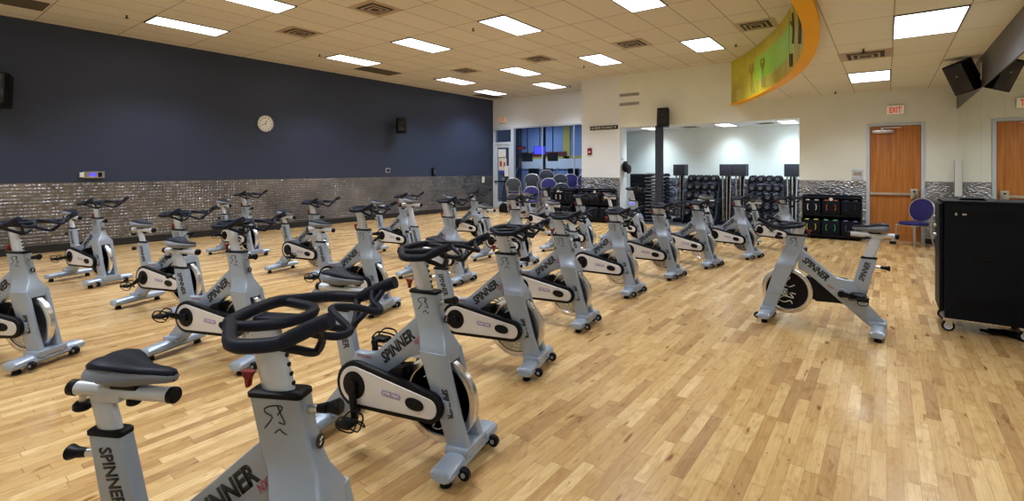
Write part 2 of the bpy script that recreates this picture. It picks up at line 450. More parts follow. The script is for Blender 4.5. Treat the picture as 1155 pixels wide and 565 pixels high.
# curved bulkhead face with the printed mural (a surface of its own thickness) and the orange trim under it
def mural():
    m = mat('mural_print', (.5, .45, .05), .45); t = NT(m)
    P, X, Y, Z = t.pos()
    nz = t.n('ShaderNodeTexNoise', i_Scale=.9, i_Detail=3.0); t.l(t.comb(t.math('MULTIPLY', Y, 1.0), Z), nz.inputs['Vector'])
    c = t.ramp(nz.outputs['Fac'], [(.3, (.26, .23, .02)), (.46, (.50, .43, .02)), (.6, (.62, .58, .03)), (.75, (.36, .36, .04))])
    # bright green rectangle in the printed picture
    def band(v, a, b, s=.12):
        r1 = t.n('ShaderNodeMapRange', i_1=a-s, i_2=a+s); r1.interpolation_type = 'SMOOTHSTEP'; t.l(v, r1.inputs[0])
        r2 = t.n('ShaderNodeMapRange', i_1=b+s, i_2=b-s); r2.interpolation_type = 'SMOOTHSTEP'; t.l(v, r2.inputs[0])
        return t.math('MULTIPLY', r1.outputs[0], r2.outputs[0])
    g = t.math('MULTIPLY', band(Y, 9.0, 11.7, .3), band(Z, 3.36, 3.90, .05))
    c = t.mix(t.math('MULTIPLY', g, .8), c, (.26, .74, .06))
    # brown tree like uprights and a darker far end
    wv = t.n('ShaderNodeTexWave', i_Scale=.8, i_Distortion=7.0, i_Detail=3.0); wv.bands_direction = 'X'
    t.l(t.comb(Y, t.math('MULTIPLY', Z, .35)), wv.inputs['Vector'])
    trunk = t.math('MULTIPLY', t.ramp(wv.outputs['Fac'], [(.80, (0, 0, 0)), (.93, (1, 1, 1))]), t.math('LESS_THAN', Y, 9.6))
    c = t.mix(t.math('MULTIPLY', trunk, .75), c, (.14, .12, .04))
    gr = t.n('ShaderNodeMapRange', i_1=9.4, i_2=6.5); t.l(Y, gr.inputs[0])
    c = t.mix(t.math('MULTIPLY', gr.outputs[0], .55), c, (.24, .20, .045))
    bot = t.math('MULTIPLY', band(Z, 3.1, 3.40, .02), t.math('GREATER_THAN', Y, 8.6))
    wb = t.n('ShaderNodeTexWhiteNoise', noise_dimensions='1D'); t.l(t.math('FLOOR', t.math('MULTIPLY', Y, 4.0)), wb.inputs['W'])
    c = t.mix(t.math('MULTIPLY', bot, .5), c, t.ramp(wb.outputs['Value'], [(0, (.30, .24, .04)), (.5, (.62, .52, .05)), (1, (.70, .62, .12))]))
    t.l(c, t.b.inputs['Base Color'])
    return m
bulk = thing('curved_bulkhead', 'curved bulkhead with yellow green printed mural and orange lower trim under the ceiling', 'bulkhead', (0, 0, 0))
mb = MB().m(mural())
inner = [[(arcx(y), y, z) for z in (3.10, ZH)] for y in YS]; outer = [[(arcx(y, .03), y, z) for z in (ZH, 3.10)] for y in YS]
mb.loft([a + b for a, b in zip(inner, outer)])
mb.build('mural_panel', bulk)
mb = MB().m(M['orange'])
mb.loft([[(arcx(y, -.012), y, 3.085), (arcx(y, -.012), y, 3.12), (arcx(y, .0), y, 3.12), (arcx(y, .03), y, ZL-.001), (arcx(y, .15), y, ZL-.001), (arcx(y, .15), y, 3.085)] for y in YS])
mb.build('orange_trim', bulk)
# printed figures: thin prints lying on the curved panel (rough dancers and uprights)
M['print_olive'] = mat('print_olive', (.33, .31, .035), .5); M['print_brown'] = mat('print_brown', (.09, .075, .03), .5)
def printed(pts, r, m_, name='printed_figure'):
    k = MB().m(m_)
    for seg in pts:
        L = []
        for (y, z) in seg:
            L.append((arcx(y) - .003, y, z))
        k.tube(L, r, 6)
    return k.build(name, bulk)
def dancer(y, z, s, m_):
    q = lambda a, b: (y + a*s, z + b*s)
    return printed([[q(0,0), q(.03,.25), q(0,.42), q(-.02,.58)], [q(-.18,-.02), q(-.08,.22), q(0,.42)], [q(0,.56), q(.14,.66), q(.10,.88)], [q(-.02,.56), q(-.16,.68), q(-.08,.86)], [q(-.01,.62), q(-.01,.72)]], .022, m_)
dancer(11.9, 3.2, .72, M['print_olive']); dancer(11.25, 3.2, .68, M['print_olive'])
printed([[(9.05, 3.16), (9.05, 3.36)]], .05, M['print_brown'])
printed([[(8.1, 3.3), (8.0, 3.6), (8.25, 3.85), (8.1, 4.05)], [(8.0, 3.6), (7.75, 3.9)]], .035, M['print_brown'])
printed([[(8.95, 3.5), (8.9, 3.75), (9.0, 4.0)], [(8.9, 3.75), (9.15, 3.9)]], .022, M['print_brown'])

# ---- right hand door in the back wall
d = thing('door_1', None, None, (0, YD, 0)); struct(d)
f = MB().m(M['frame_grey'])
f.box((DX0-.06, -.02, 0), (DX0, .14, DZ+.06), .006).box((DX1, -.02, 0), (DX1+.06, .14, DZ+.06), .006).box((DX0, -.02, DZ), (DX1, .14, DZ+.06), .006)
f.build('door_frame', d)
B1(M['veneer'], (DX0+.004, .02, .012), (DX1-.004, .065, DZ-.004), .002).build('door_leaf', d)
MB().m(M['metal']).box((DX0+.03, -.035, .965), (DX1-.16, .018, 1.01), .008).box((DX1-.17, -.05, .90), (DX1-.045, .02, 1.10), .01).box((DX0+.01, -.02, .955), (DX0+.05, .02, 1.02), .006).m(M['black']).box((DX1-.13, -.053, 1.03), (DX1-.09, -.049, 1.06)).build('panic_bar', d)
MB().m(M['metal']).box((DX0+.05, -.06, DZ-.15), (DX0+.40, .02, DZ-.085), .008).box((DX0+.2, -.09, DZ-.05), (DX0+.52, -.075, DZ-.035)).box((DX0+.19, -.09, DZ-.09), (DX0+.23, -.05, DZ-.035)).build('door_closer', d)
MB().m(M['metal']).box((DX0, -.02, 0), (DX1, .1, .012)).build('threshold', d)
wall('wall_behind_door', (DX0-.1, YD+.15, 0), (DX1+.1, YD+.3, DZ+.1), M['cream'])
# ---- window wall: door, transom and large window
GX0, GX1, GZ = -11.10, XJ, 3.07
struct(MB().m(M['white_wall']).box((XL, YW, 3.07), (XJ, YW+.2, ZH+.1)).box((XL, YW, 0), (XL+.04, YW+.2, 3.07)).build('wall_window_header', smooth=False))
wn_ = thing('window_1', None, None, (0, YW, 0)); struct(wn_)
f = MB().m(M['frame_grey'])
f.box((-11.23, -.05, 0), (-11.10, .10, 3.07), .006).box((GX0, -.03, GZ-.06), (GX1, .10, GZ), .004).box((GX0, -.03, 0), (GX1, .10, .10), .004)
for x in (-9.85, -8.55): f.box((x-.012, -.0, .1), (x+.012, .06, GZ-.06), .002)
f.build('window_frame', wn_)
f.mats  # frame done
B1(M['glass'], (GX0, .02, .10), (GX1, .028, GZ-.06)).build('glass_pane', wn_, smooth=False)
d2 = thing('door_2', None, None, (0, YW, 0)); struct(d2)
f = MB().m(M['frame_grey'])
f.box((-12.09, -.05, 0), (-12.0, .10, 3.07), .006).box((-12.0, -.04, 2.42), (-11.23, .10, 2.52), .004).box((-12.0, -.04, 2.98), (-11.23, .10, 3.07), .004)
f.box((-12.0, -.02, .01), (-11.89, .04, 2.42), .004).box((-11.34, -.02, .01), (-11.23, .04, 2.42), .004).box((-11.89, -.02, 2.31), (-11.34, .04, 2.42), .004).box((-11.89, -.02, .01), (-11.34, .04, .25), .004)
f.build('door_frame', d2)
B1(M['glass'], (-11.89, .0, .25), (-11.34, .008, 2.31)).build('glass_pane', d2, smooth=False)
B1(M['glass'], (-12.0, .02, 2.52), (-11.23, .028, 2.98)).build('transom_pane', d2, smooth=False)
B1(M['white'], (-11.86, -.012, 1.95), (-11.50, -.002, 2.25)).build('poster_top', d2, smooth=False)
k = MB().m(M['off_white']).box((-11.84, -.012, 1.45), (-11.46, -.002, 1.92)).m(M['red_ink']).box((-11.78, -.014, 1.60), (-11.68, -.011, 1.80)).box((-11.60, -.014, 1.58), (-11.52, -.011, 1.76)).m(M['deep_blue']).box((-11.84, -.014, 1.36), (-11.46, -.011, 1.45)); k.build('poster_bottom', d2, smooth=False)
B1(M['white'], (-11.55, -.016, 1.22), (-11.36, -.013, 1.62)).build('paper_sheet', d2, smooth=False)
MB().m(M['black']).box((-12.0, -.07, 1.00), (-11.24, -.045, 1.05), .006).box((-12.0, -.05, 1.0), (-11.96, .0, 1.05)).box((-11.28, -.05, 1.0), (-11.24, .0, 1.05)).build('push_bar', d2)

# ================================================================== CEILING FITTINGS
def ceiling_light(x0, y0, x1, y1, z, label, power, col, group, w_frame=.02, spread=SPREAD):
    cx, cy = (x0+x1)/2, (y0+y1)/2
    t = thing('ceiling_light', label, 'ceiling light', (cx, cy, z), 0, group)
    hx, hy = (x1-x0)/2, (y1-y0)/2
    f = MB().m(M['vent_dark'])
    f.box((-hx-w_frame, -hy-w_frame, -.012), (-hx, hy+w_frame, .0)).box((hx, -hy-w_frame, -.012), (hx+w_frame, hy+w_frame, .0))
    f.box((-hx, -hy-w_frame, -.012), (hx, -hy, .0)).box((-hx, hy, -.012), (hx, hy+w_frame, .0))
    f.build('light_frame', t, smooth=False)
    B1(M['diffuser'], (-hx, -hy, -.008), (hx, hy, -.001)).build('diffuser', t, smooth=False)
    ld = bpy.data.lights.new('lamp', 'AREA'); ld.shape = 'RECTANGLE'; ld.size = hx*2*.96; ld.size_y = hy*2*.96
    ld.energy = power; ld.color = col; ld.spread = R(spread)
    lo_ = bpy.data.objects.new('lamp', ld); C.objects.link(lo_); lo_.parent = t; lo_.location = (0, 0, -.014)
    return t
g_hi = 'lit panels in the high ceiling'
HI = [(-3.42, 10.27, 'square looking lit ceiling panel just left of the curved mural'), (-3.42, 6.68, 'lit ceiling panel at the top edge of the photo, nearest the curved mural'),
      (-5.83, 10.27, 'lit ceiling panel above the door wall corner, second from the mural in its row'), (-5.83, 6.68, 'large lit ceiling panel at the top centre of the photo'),
      (-8.23, 6.68, 'lit ceiling panel left of the top centre panel, middle of the high ceiling'), (-8.23, 10.27, 'lit ceiling panel in front of the window wall, above the middle bikes'),
      (-8.83, 12.64, 'small lit ceiling panel closest to the window wall header'), (-10.64, 10.27, 'small lit ceiling panel near the far end of the dark wall'),
      (-11.26, 12.64, 'smallest lit ceiling panel, beside the slotted grille in the far left corner'), (-10.64, 6.68, 'lit ceiling panel beside the slotted grille above the clock side of the dark wall'),
      (-10.64, 3.09, 'lit ceiling panel nearest the camera along the dark wall'), (-8.23, 3.09, 'lit ceiling panel cut by the top edge of the photo, left part'),
      (-5.83, 3.09, None), (-3.42, 3.09, None), (-10.64, -.5, None), (-8.23, -.5, None), (-5.83, -.5, None), (-3.42, -.5, None)]
for x, y, lb in HI:
    ceiling_light(x+.012, y+.012, x+.59, y+1.183, ZH, lb or 'lit ceiling panel outside the photo, behind the camera', LAMP_W, LAMP_COL, g_hi if lb else 'lit panels behind the camera')
g_lo = 'lit panels in the low ceiling'
ceiling_light(.06+.012, 6.70, .66, 7.86, ZL, 'large lit panel in the low ceiling above the instructor bike', LAMP_W*.85, LAMP_COL, g_lo, .012, 140)
ceiling_light(-.54+.012, 10.29, .045, 11.42, ZL, 'smaller lit panel in the low ceiling in front of the exit door', LAMP_W*.85, LAMP_COL, g_lo, .012, 140)
ceiling_light(.06+.012, 3.10, .66, 4.26, ZL, 'lit ceiling panel outside the photo, behind the camera', LAMP_W*.5, LAMP_COL, 'lit panels behind the camera', .012)
ceiling_light(.06+.012, -.6, .66, .5, ZL, 'lit ceiling panel outside the photo, behind the camera', LAMP_W*.5, LAMP_COL, 'lit panels behind the camera', .012)
g_al = 'lit panels in the alcove ceiling'
for x, lb in ((-5.45, 'lit panel in the alcove ceiling left of the black post'), (-3.42, 'lit panel in the alcove ceiling above the left dumbbell rack'), (-1.95, 'lit panel in the alcove ceiling at the right end of the opening')):
    ceiling_light(x-.19, 13.50, x+.19, 14.50, OZ+.005, lb, ALCOVE_W, COOL_COL, g_al, .01)

def vent(x, y, z, s, label, group='square air vents'):
    t = thing('ceiling_vent', label, 'air vent', (x, y, z), 0, group)
    m_ = MB().m(M['vent']).box((-s-.1, -s-.1, -.004), (s+.1, s+.1, 0)); m_.build('vent_plate', t, smooth=False)
    for k, q in enumerate((1.0, .66, .32)):
        a = s*q; b = a-.05
        r = MB().m(M['vent_dark' if k != 1 else 'vent_dark'])
        zz = -.006 - .006*k
        r.box((-a, -a, zz-.004), (a, -b, zz)).box((-a, b, zz-.004), (a, a, zz)).box((-a, -b, zz-.004), (-b, b, zz)).box((b, -b, zz-.004), (a, b, zz))
        r.build('vent_louver', t, smooth=False)
        if k < 2:
            r = MB().m(M['vent']); a2 = b-.0; b2 = a2-.028
            r.box((-a2, -a2, zz-.012), (a2, -b2, zz)).box((-a2, b2, zz-.012), (a2, a2, zz)).box((-a2, -b2, zz-.012), (-b2, b2, zz)).box((b2, -b2, zz-.012), (a2, b2, zz))
            r.build('vent_blade', t, smooth=False)
vent(-6.72, 5.13, ZH, .22, 'square air vent in the ceiling, nearest one, above the middle of the room')
vent(-9.06, 5.14, ZH, .22, 'square air vent in the ceiling near the clock side')
vent(-9.04, 9.86, ZH, .22, 'square air vent in the ceiling above the far end of the dark wall')
vent(-6.67, 9.86, ZH, .22, 'square air vent in the ceiling in front of the door wall corner')
vent(-4.29, 9.86, ZH, .24, 'square air vent in the ceiling between two lit panels left of the mural')
vent(-1.91, 9.96, ZH, .24, 'square air vent in the ceiling touching the curved mural')
vent(-.24, 8.76, ZL, .22, 'square air vent in the low ceiling between its two lit panels')
vent(-4.4, 14.1, OZ+.005, .14, 'small air vent in the alcove ceiling beside the black post', 'alcove air vents')
vent(-2.45, 14.1, OZ+.005, .14, 'small air vent in the alcove ceiling near the right lit panel', 'alcove air vents')
def slotg(x0, y0, x1, y1, label):
    t = thing('return_grille', label, 'air vent', ((x0+x1)/2, (y0+y1)/2, ZH), 0, 'slotted return grilles')
    hx, hy = (x1-x0)/2, (y1-y0)/2
    B1(M['vent_dark'], (-hx, -hy, -.004), (hx, hy, 0)).build('grille_back', t, smooth=False)
    g = MB().m(M['slot'])
    n = 9
    for i in range(n): g.box((-hx+2*hx*(i+.1)/n, -hy, -.014), (-hx+2*hx*(i+.6)/n, hy, -.004))
    g.build('grille_bars', t, smooth=False)
slotg(-11.22, 7.89, -10.68, 9.05, 'slotted grey return grille in the ceiling beside the dark wall')
slotg(-11.86, 13.3, -11.3, 14.4, 'slotted grey return grille in the far left ceiling corner')
slotg(-11.25, .68, -10.66, 1.84, 'slotted brown return grille in the top left corner of the photo')
def sprinkler(x, y, z, label):
    m_ = MB().m(M['off_white']).cyl((0, 0, 0), (0, 0, -.006), .035, 14).m(M['vent_dark']).cyl((0, 0, -.006), (0, 0, -.05), .012, 8).cyl((0, 0, -.05), (0, 0, -.056), .032, 12)
    tag(m_.build('sprinkler_head', loc=(x, y, z)), label, 'sprinkler', 'ceiling sprinkler heads')
for x, y, z, lb in ((-6.18, 6.95, ZH, 'small sprinkler head beside the top centre lit panel'), (-10.44, 10.04, ZH, 'small sprinkler head beside the far panel on the dark wall side'), (-2.54, 11.2, ZH, 'small sprinkler head close to the curved mural'),
                    (-6.17, 11.19, ZH, 'small sprinkler head in front of the door wall corner'), (-8.0, 13.62, ZH, 'small sprinkler head at the corner of the window wall header'), (-10.40, 2.77, ZH, 'small sprinkler head beside the panel nearest along the dark wall'),
                    (-10.41, 6.4, ZH, 'small sprinkler head above the dark wall left of the slotted grille'), (-.25, 8.27, ZL, 'small sprinkler head in front of the low ceiling air vent'), (-.86, 12.45, ZL, 'small sprinkler head in the low ceiling near the door wall')):
    sprinkler(x, y, z, lb)

# ================================================================== WALL FITTINGS
def exit_sign(name, loc, label, letters, s=1.0, rz=0.0):
    t = thing('exit_sign', label, 'exit sign', loc, rz, None)
    B1(M['off_white'], (-.155*s, -.05, -.1*s), (.155*s, -.0, .1*s), .008).build('sign_housing', t)
    B1(M['exit_face'], (-.145*s, -.053, -.088*s), (.145*s, -.049, .088*s)).build('sign_face', t, smooth=False)
    place_text('lettering', 'EXIT', M['exit_red'], .20*s, (0, -.0545, 0), (1, 0, 0), (0, 0, 1), t, height=.12*s, bold=.03)
exit_sign('exit', (.147, YD, 2.735), 'white exit sign with red letters above the brown door', 'EXIT')
exit_sign('exit', (-11.63, YW, 3.375), 'small exit sign with red letters above the glass door', 'EXIT', 1.15)
t = thing('wall_clock', 'round white wall clock with silver rim on the dark wall', 'clock', (XL, 5.99, 2.615))
k = MB().m(M['metal']); k.lathe([(.0001, 0), (.205, 0), (.205, .03), (.195, .045), (.178, .035), (.178, .03)], (0, 0, 0), 'x', 40); k.build('clock_case', t)
k = MB().m(M['white']); k.lathe([(.178, .012), (.178, .031), (.0001, .031)], (0, 0, 0), 'x', 40); k.build('clock_face', t)
for n_ in range(12):
    a = 2*PI*n_/12
    # seen from the room, +Y is to the right
    place_text('clock_numeral', str(12 if n_ == 0 else n_), M['ink'], .018 if n_ < 10 and n_ else .034, (.033, .142*math.sin(a), .142*math.cos(a)), (0, 1, 0), (0, 0, 1), t, height=.036, bold=.03)
def hand(a, L, wd, nm):
    k = MB().m(M['ink']); k.prism([(-wd, -.02), (wd, -.02), (wd*.5, L), (-wd*.5, L)], .036, .039, 'x', mtx=Matrix.Rotation(-a, 4, 'X')); k.build(nm, t, smooth=False)
hand(R(20), .09, .008, 'hour_hand'); hand(R(245), .14, .006, 'minute_hand')

def speaker(loc, rot, label, w=.30, h=.44, dpt=.28, bracket=None, group='black wall speakers'):
    t = thing('wall_speaker', label, 'speaker', loc, 0, group); t.rotation_euler = rot
    k = MB().m(M['black']); k.prism([(-w/2, dpt/2), (w/2, dpt/2), (w/2, -dpt*.3), (w*.40, -dpt/2), (-w*.40, -dpt/2), (-w/2, -dpt*.3)], -h/2, h/2, 'z', .012); k.build('speaker_cabinet', t)
    k = MB().m(M['screen']).box((-w*.38, -dpt/2-.008, -h*.46), (w*.38, -dpt/2+.002, h*.46), .004); k.build('speaker_grille', t)
    MB().m(M['metal']).cyl((.0, -dpt/2-.012, .04), (.0, -dpt/2-.006, .04), .008, 12).build('speaker_badge', t)
    if bracket: MB().m(M['black']).tube(bracket, .018, 8).build('mounting_bracket', t)
    return t
speaker((-4.70, 12.80, 2.86), (R(-8), 0, R(14)), 'black speaker mounted on the header above the black post', .30, .48, .26, [(0, .12, 0), (.02, .21, .03)])
speaker((-11.80, 9.98, 2.83), (R(-12), 0, R(55)), 'black speaker tilted on the dark wall right of the clock', .30, .44, .28, [(0, .13, 0), (-.2, .2, .03)])
speaker((-11.86, 1.38, 2.83), (R(-8), 0, R(70)), 'black speaker on the dark wall, cut by the left edge of the photo', .34, .56, .32, [(0, .15, 0), (-.05, .26, .02)])
sp_ = speaker((.90, 9.9, 2.88), (0, 0, 0), 'large black speaker tilted down from the grey band above the mirror', .30, .46, .26, None)
f_ = Vector((-.42, -.80, -.30)).normalized(); u_ = Vector((0, 0, 1))*math.cos(R(33)) + Vector((-.797, -.604, 0))*math.sin(R(33))
u_ = (u_ - f_*u_.dot(f_)).normalized(); r_x = (-f_).cross(u_)
sp_.rotation_euler = Matrix((r_x, -f_, u_)).transposed().to_euler()
k_ = MB().m(M['black']); k_.tube([(.0, .10, .02), (.12, .16, .05)], .016, 8); k_.build('mounting_bracket', sp_)
tag(MB().m(M['off_white']).box((-.012, -.03, -.12), (0, .03, .12), .002).m(M['black']).tube([(-.01, 0, -.05), (-.14, -.04, -.06)], .012, 8).build('wall_bracket', loc=(XR-.011, 9.82, 2.93)), 'small pale bracket plate on the grey band behind the right speaker', 'bracket')
t = thing('wall_controller', 'small white wall controller with blue screen on the dark wall', 'wall controller', (XL, 2.70, 1.40))
MB().m(M['metal']).box((0, -.15, -.06), (.05, .17, .06), .006).m(M['white']).box((0, -.20, -.045), (.06, -.14, .045), .008).build('controller_case', t)
B1(M['screen_blue'], (.049, -.06, -.028), (.053, .04, .03)).build('controller_screen', t, smooth=False)
B1(M['black'], (.049, .07, -.045), (.053, .13, .045)).build('controller_keypad', t, smooth=False)
t = thing('wall_intercom', 'small metal plate with buttons on the dark wall right of the clock', 'wall plate', (XL, 9.73, 1.46))
MB().m(M['metal']).box((0, -.09, -.07), (.02, .09, .07), .004).build('plate', t); MB().m(M['black']).box((.02, -.05, -.03), (.026, .05, .04)).build('button_panel', t)
t = thing('wall_phone', 'small black and silver handset on the wall near the far corner', 'handset', (XL, 11.62, 1.40))
MB().m(M['black']).box((0, -.07, -.14), (.05, .07, .14), .01).build('handset_body', t); MB().m(M['metal']).box((.05, .01, -.08), (.06, .05, .10), .003).build('handset_plate', t)
tag(B1(M['white'], (0, -.07, -.11), (.008, .07, .11)).build('paper_notice', loc=(XL+.009, 14.20, 1.10)), 'small white notice on the diamond plate near the far corner', 'notice')
t = thing('fire_alarm', 'small red fire alarm pull station on the white pier', 'fire alarm', (-6.98, YD, 2.02))
MB().m(M['red']).box((-.065, -.045, -.1), (.065, 0, .1), .006).build('alarm_case', t); MB().m(M['white']).box((-.04, -.05, -.03), (.04, -.044, .0)).build('alarm_handle', t)
t = thing('occupancy_sign', 'black strip sign with white maximum occupancy lettering on the white pier', 'sign', (-6.53, YD, 2.70))
B1(M['black'], (-.44, -.02, -.055), (.44, 0, .055)).build('sign_board', t, smooth=False)
place_text('lettering', 'MAXIMUM OCCUPANCY 49', M['white'], .80, (0, -.021, 0), (1, 0, 0), (0, 0, 1), t, height=.06, bold=.02)
for z, lb in ((3.59, 'upper of two slim wall grilles above the occupancy sign'), (3.33, 'lower of two slim wall grilles above the occupancy sign')):
    t = thing('wall_grille', lb, 'air vent', (-5.75, YD, z), 0, 'slim wall grilles')
    B1(M['vent_dark'], (-.29, -.006, -.04), (.29, 0, .04)).build('grille_back', t, smooth=False)
    g = MB().m(M['metal'])
    for i in range(3): g.box((-.29, -.014, -.034+i*.026), (.29, -.006, -.020+i*.026))
    g.build('grille_bars', t, smooth=False)
t = thing('thermostat_panel', 'square grey wall panel left of the brown door', 'wall panel', (-.50, YD, 1.39))
MB().m(M['frame_grey']).box((-.10, -.02, -.11), (.10, 0, .11), .004).build('panel_plate', t); MB().m(M['metal']).box((-.07, -.026, -.02), (.07, -.02, .08), .002).build('panel_window', t)
t = thing('leaflet_holder', 'pale narrow leaflet holder fixed in the mirror corner', 'leaflet holder', (XR, 12.9, 1.36))
MB().m(M['clear_plastic']).box((-.06, -.06, -.38), (-.055, .0, .32)).box((-.06, -.06, -.38), (0, -.055, .32)).build('holder_shell', t, smooth=False)
MB().m(M['off_white']).box((-.05, -.05, -.3), (-.01, -.04, .25)).build('leaflets', t, smooth=False)

# ================================================================== ROOM BEYOND THE GLASS
wall('floor_gym', (XL-5, YW+.3, -.1), (XJ+6, 21, 0), M['grey_carpet'])
wall('ceiling_gym', (XL-5, YW+.2, 3.6), (XJ+6, 21, 3.7), M['white_wall'])
gw = MB().m(M['blue_wall']).box((-15.3, 20, 0), (XJ+6, 20.2, 3.7)).m(M['white_wall']).box((XL-5, 20, 0), (-15.3, 20.2, 3.7)).m(M['deep_blue']).box((-9.4, 19.97, 2.0), (-6.2, 20.0, 3.7)).m(M['yellow_wall']).box((-15.3, 19.95, 1.98), (XJ+6, 19.99, 2.10)).box((-12.1, 19.95, 1.98), (-11.75, 19.99, 3.7)).m(M['red_wall']).box((-15.3, 19.93, 2.10), (-11.9, 19.98, 2.32)).m(M['white_wall']).box((-15.3, 19.94, 1.5), (XJ+6, 19.985, 1.98))
struct(gw.build('wall_gym', smooth=False))
wall('wall_gym_left', (XL-5.2, YW+.2, 0), (XL-5, 21, 3.7), M['blue_wall'])
wall('wall_gym_right', (XJ+5.8, YW+.2, 0), (XJ+6, 21, 3.7), M['blue_wall'])
for x, lb in ((-14.2, 'dark post in the far gym just right of the glass door'),): 
    tag(B1(M['screen'], (x-.25, 18.9, 0), (x+.25, 19.2, 3.6), .01).build('dark_column'), lb, 'column')
tag(B1(M['red_wall'], (-9.75, 18.0, 0), (-9.60, 18.15, 3.6), .005).build('maroon_column'), 'slim maroon column in the gym beyond the glass', 'column')
tag(B1(M['screen'], (-11.95, 18.0, 0), (-11.86, 18.1, 3.6), .005).build('slim_column'), 'slim dark column in the gym beyond the glass', 'column')
for a, b, lb in ((-9.35, -7.9, 'dark framed poster on the deep blue gym wall, wider one'), (-7.5, -6.4, 'dark framed poster on the deep blue gym wall, right one')):
    t = thing('wall_poster', lb, 'poster', ((a+b)/2, 19.96, 2.55)); hw = (b-a)/2
    B1(M['screen'], (-hw, -.03, -.4), (hw, 0, .45), .004).build('poster_frame', t); B1(M['deep_blue'], (-hw*.6, -.034, -.3), (hw*.3, -.029, .2)).build('poster_print', t, smooth=False)
def tv(x, y, z, m_, label, w=.5, h=.34):
    t = thing('hanging_television', label, 'television', (x, y, z), R(20))
    B1(M['screen'], (-w/2, -.02, -h/2), (w/2, .06, h/2), .01).build('television_case', t)
    B1(m_, (-w/2+.02, -.024, -h/2+.02), (w/2-.02, -.019, h/2-.02)).build('television_screen', t, smooth=False)
    MB().m(M['black']).cyl((0, .03, h/2), (0, .03, 3.6-z), .02, 8).build('ceiling_pole', t)
tv(-11.85, 17.6, 2.30, M['screen_blue'], 'hanging television with glowing blue screen beyond the glass', .5, .36)
tv(-11.65, 16.4, 1.98, M['screen'], 'hanging television with dark screen beyond the glass, left one', .44, .36)
tv(-10.55, 16.6, 1.98, M['screen'], 'hanging television with dark screen beyond the glass, middle one', .42, .34)
def led():
    t = thing('red_display', 'small red lit display beside the glass door', 'display', (-12.75, 17.5, 2.42))
    B1(M['black'], (-.22, -.02, -.06), (.22, .02, .06)).build('display_case', t, smooth=False); B1(M['exit_red'], (-.16, -.024, -.03), (.16, -.019, .03)).build('display_light', t, smooth=False)
    MB().m(M['black']).cyl((0, 0, .06), (0, 0, 1.18), .012, 8).build('ceiling_pole', t)
led()
def machine(x, y, rz, label, light):
    t = thing('elliptical_trainer', label, 'exercise machine', (x, y, 0), rz, 'machines in the gym beyond the glass')
    mc = M['paint'] if light else M['frame_grey']
    MB().m(M['black']).box((-.75, -.28, .0), (.75, .28, .14), .03).build('base', t)
    MB().m(mc).prism([(.35, .1), (.7, .1), (.66, .55), (.5, 1.15), (.42, 1.15), (.40, .6)], -.12, .12, 'y', .03).build('drive_housing', t)
    MB().m(M['black']).box((.34, -.2, 1.15), (.52, .2, 1.52), .03).build('console', t)
    for s in (-1, 1):
        MB().m(mc).tube([(.45, s*.2, .3), (.40, s*.24, .8), (.30, s*.25, 1.2), (.12, s*.24, 1.55)], .025, 8).build('handlebar', t)
        MB().m(M['black']).box((-.5, s*.17-.07, .2), (-.05, s*.17+.07, .26), .01).build('foot_plate', t)
    return t
for i, (x, y, rz, l) in enumerate(((-12.1, 16.2, -1.7, 1), (-11.2, 16.6, -1.5, 1), (-10.3, 16.3, -1.6, 0), (-9.5, 16.8, -1.5, 0), (-8.6, 16.4, -1.6, 1), (-7.8, 16.7, -1.5, 0))):
    machine(x, y, rz, ('grey' if l else 'dark') + ' exercise machine beyond the glass, number ' .replace(', number ', ', ') + ['behind the glass door edge', 'below the blue television', 'behind the left stack of chairs', 'left of the maroon column', 'right of the maroon column', 'beside the white pier'][i], l)
def gym_light(x, y, p):
    t = thing('gym_ceiling_light', 'ceiling light of the gym beyond the glass', 'ceiling light', (x, y, 3.6), 0, 'gym ceiling lights')
    B1(M['diffuser'], (-.3, -.6, -.01), (.3, .6, 0)).build('diffuser', t, smooth=False)
    ld = bpy.data.lights.new('lamp', 'AREA'); ld.shape = 'RECTANGLE'; ld.size = .6; ld.size_y = 1.2; ld.energy = p; ld.color = (.75, .85, 1)
    l_ = bpy.data.objects.new('lamp', ld); C.objects.link(l_); l_.parent = t; l_.location = (0, 0, -.02)
for x, y in ((-13, 18.2), (-9.2, 18.6), (-5.5, 18.2)): gym_light(x, y, 70)
# ================================================================== SPIN BIKE (x forward, y to the rider's left)
def rrect(x0, x1, hy, z, cy=0.0, r=.012, k=3):
    r = min(r, (x1-x0)*.49, hy*.98); out = []
    for cx, cyy, a0 in ((x1-r, cy+hy-r, 0), (x0+r, cy+hy-r, 90), (x0+r, cy-hy+r, 180), (x1-r, cy-hy+r, 270)):
        for i in range(k+1):
            a = R(a0 + 90*i/k); out.append((cx + r*math.cos(a), cyy + r*math.sin(a), z))
    return out
HT = Vector((-.255, 0, .967))           # head tube axis, up and back
ST = Vector((-.30, 0, .954)).normalized()   # seat tube axis
BB = Vector((-.17, 0, .345))            # crank axle
HUB = Vector((.29, 0, .305))
def cat(pts, n=6, closed=False):
    P = [Vector(p) for p in pts]; out = []; N = len(P)
    rng = range(N) if closed else range(N-1)
    for i in rng:
        a, b, c, d = (P[(i-1) % N] if (closed or i > 0) else P[i]), P[i], P[(i+1) % N], (P[(i+2) % N] if (closed or i+2 < N) else P[min(i+1, N-1)])
        for k in range(n):
            t = k/n; out.append(.5*((2*b) + (-a+c)*t + (2*a-5*b+4*c-d)*t*t + (-a+3*b-3*c+d)*t**3))
    if not closed: out.append(P[-1])
    return out

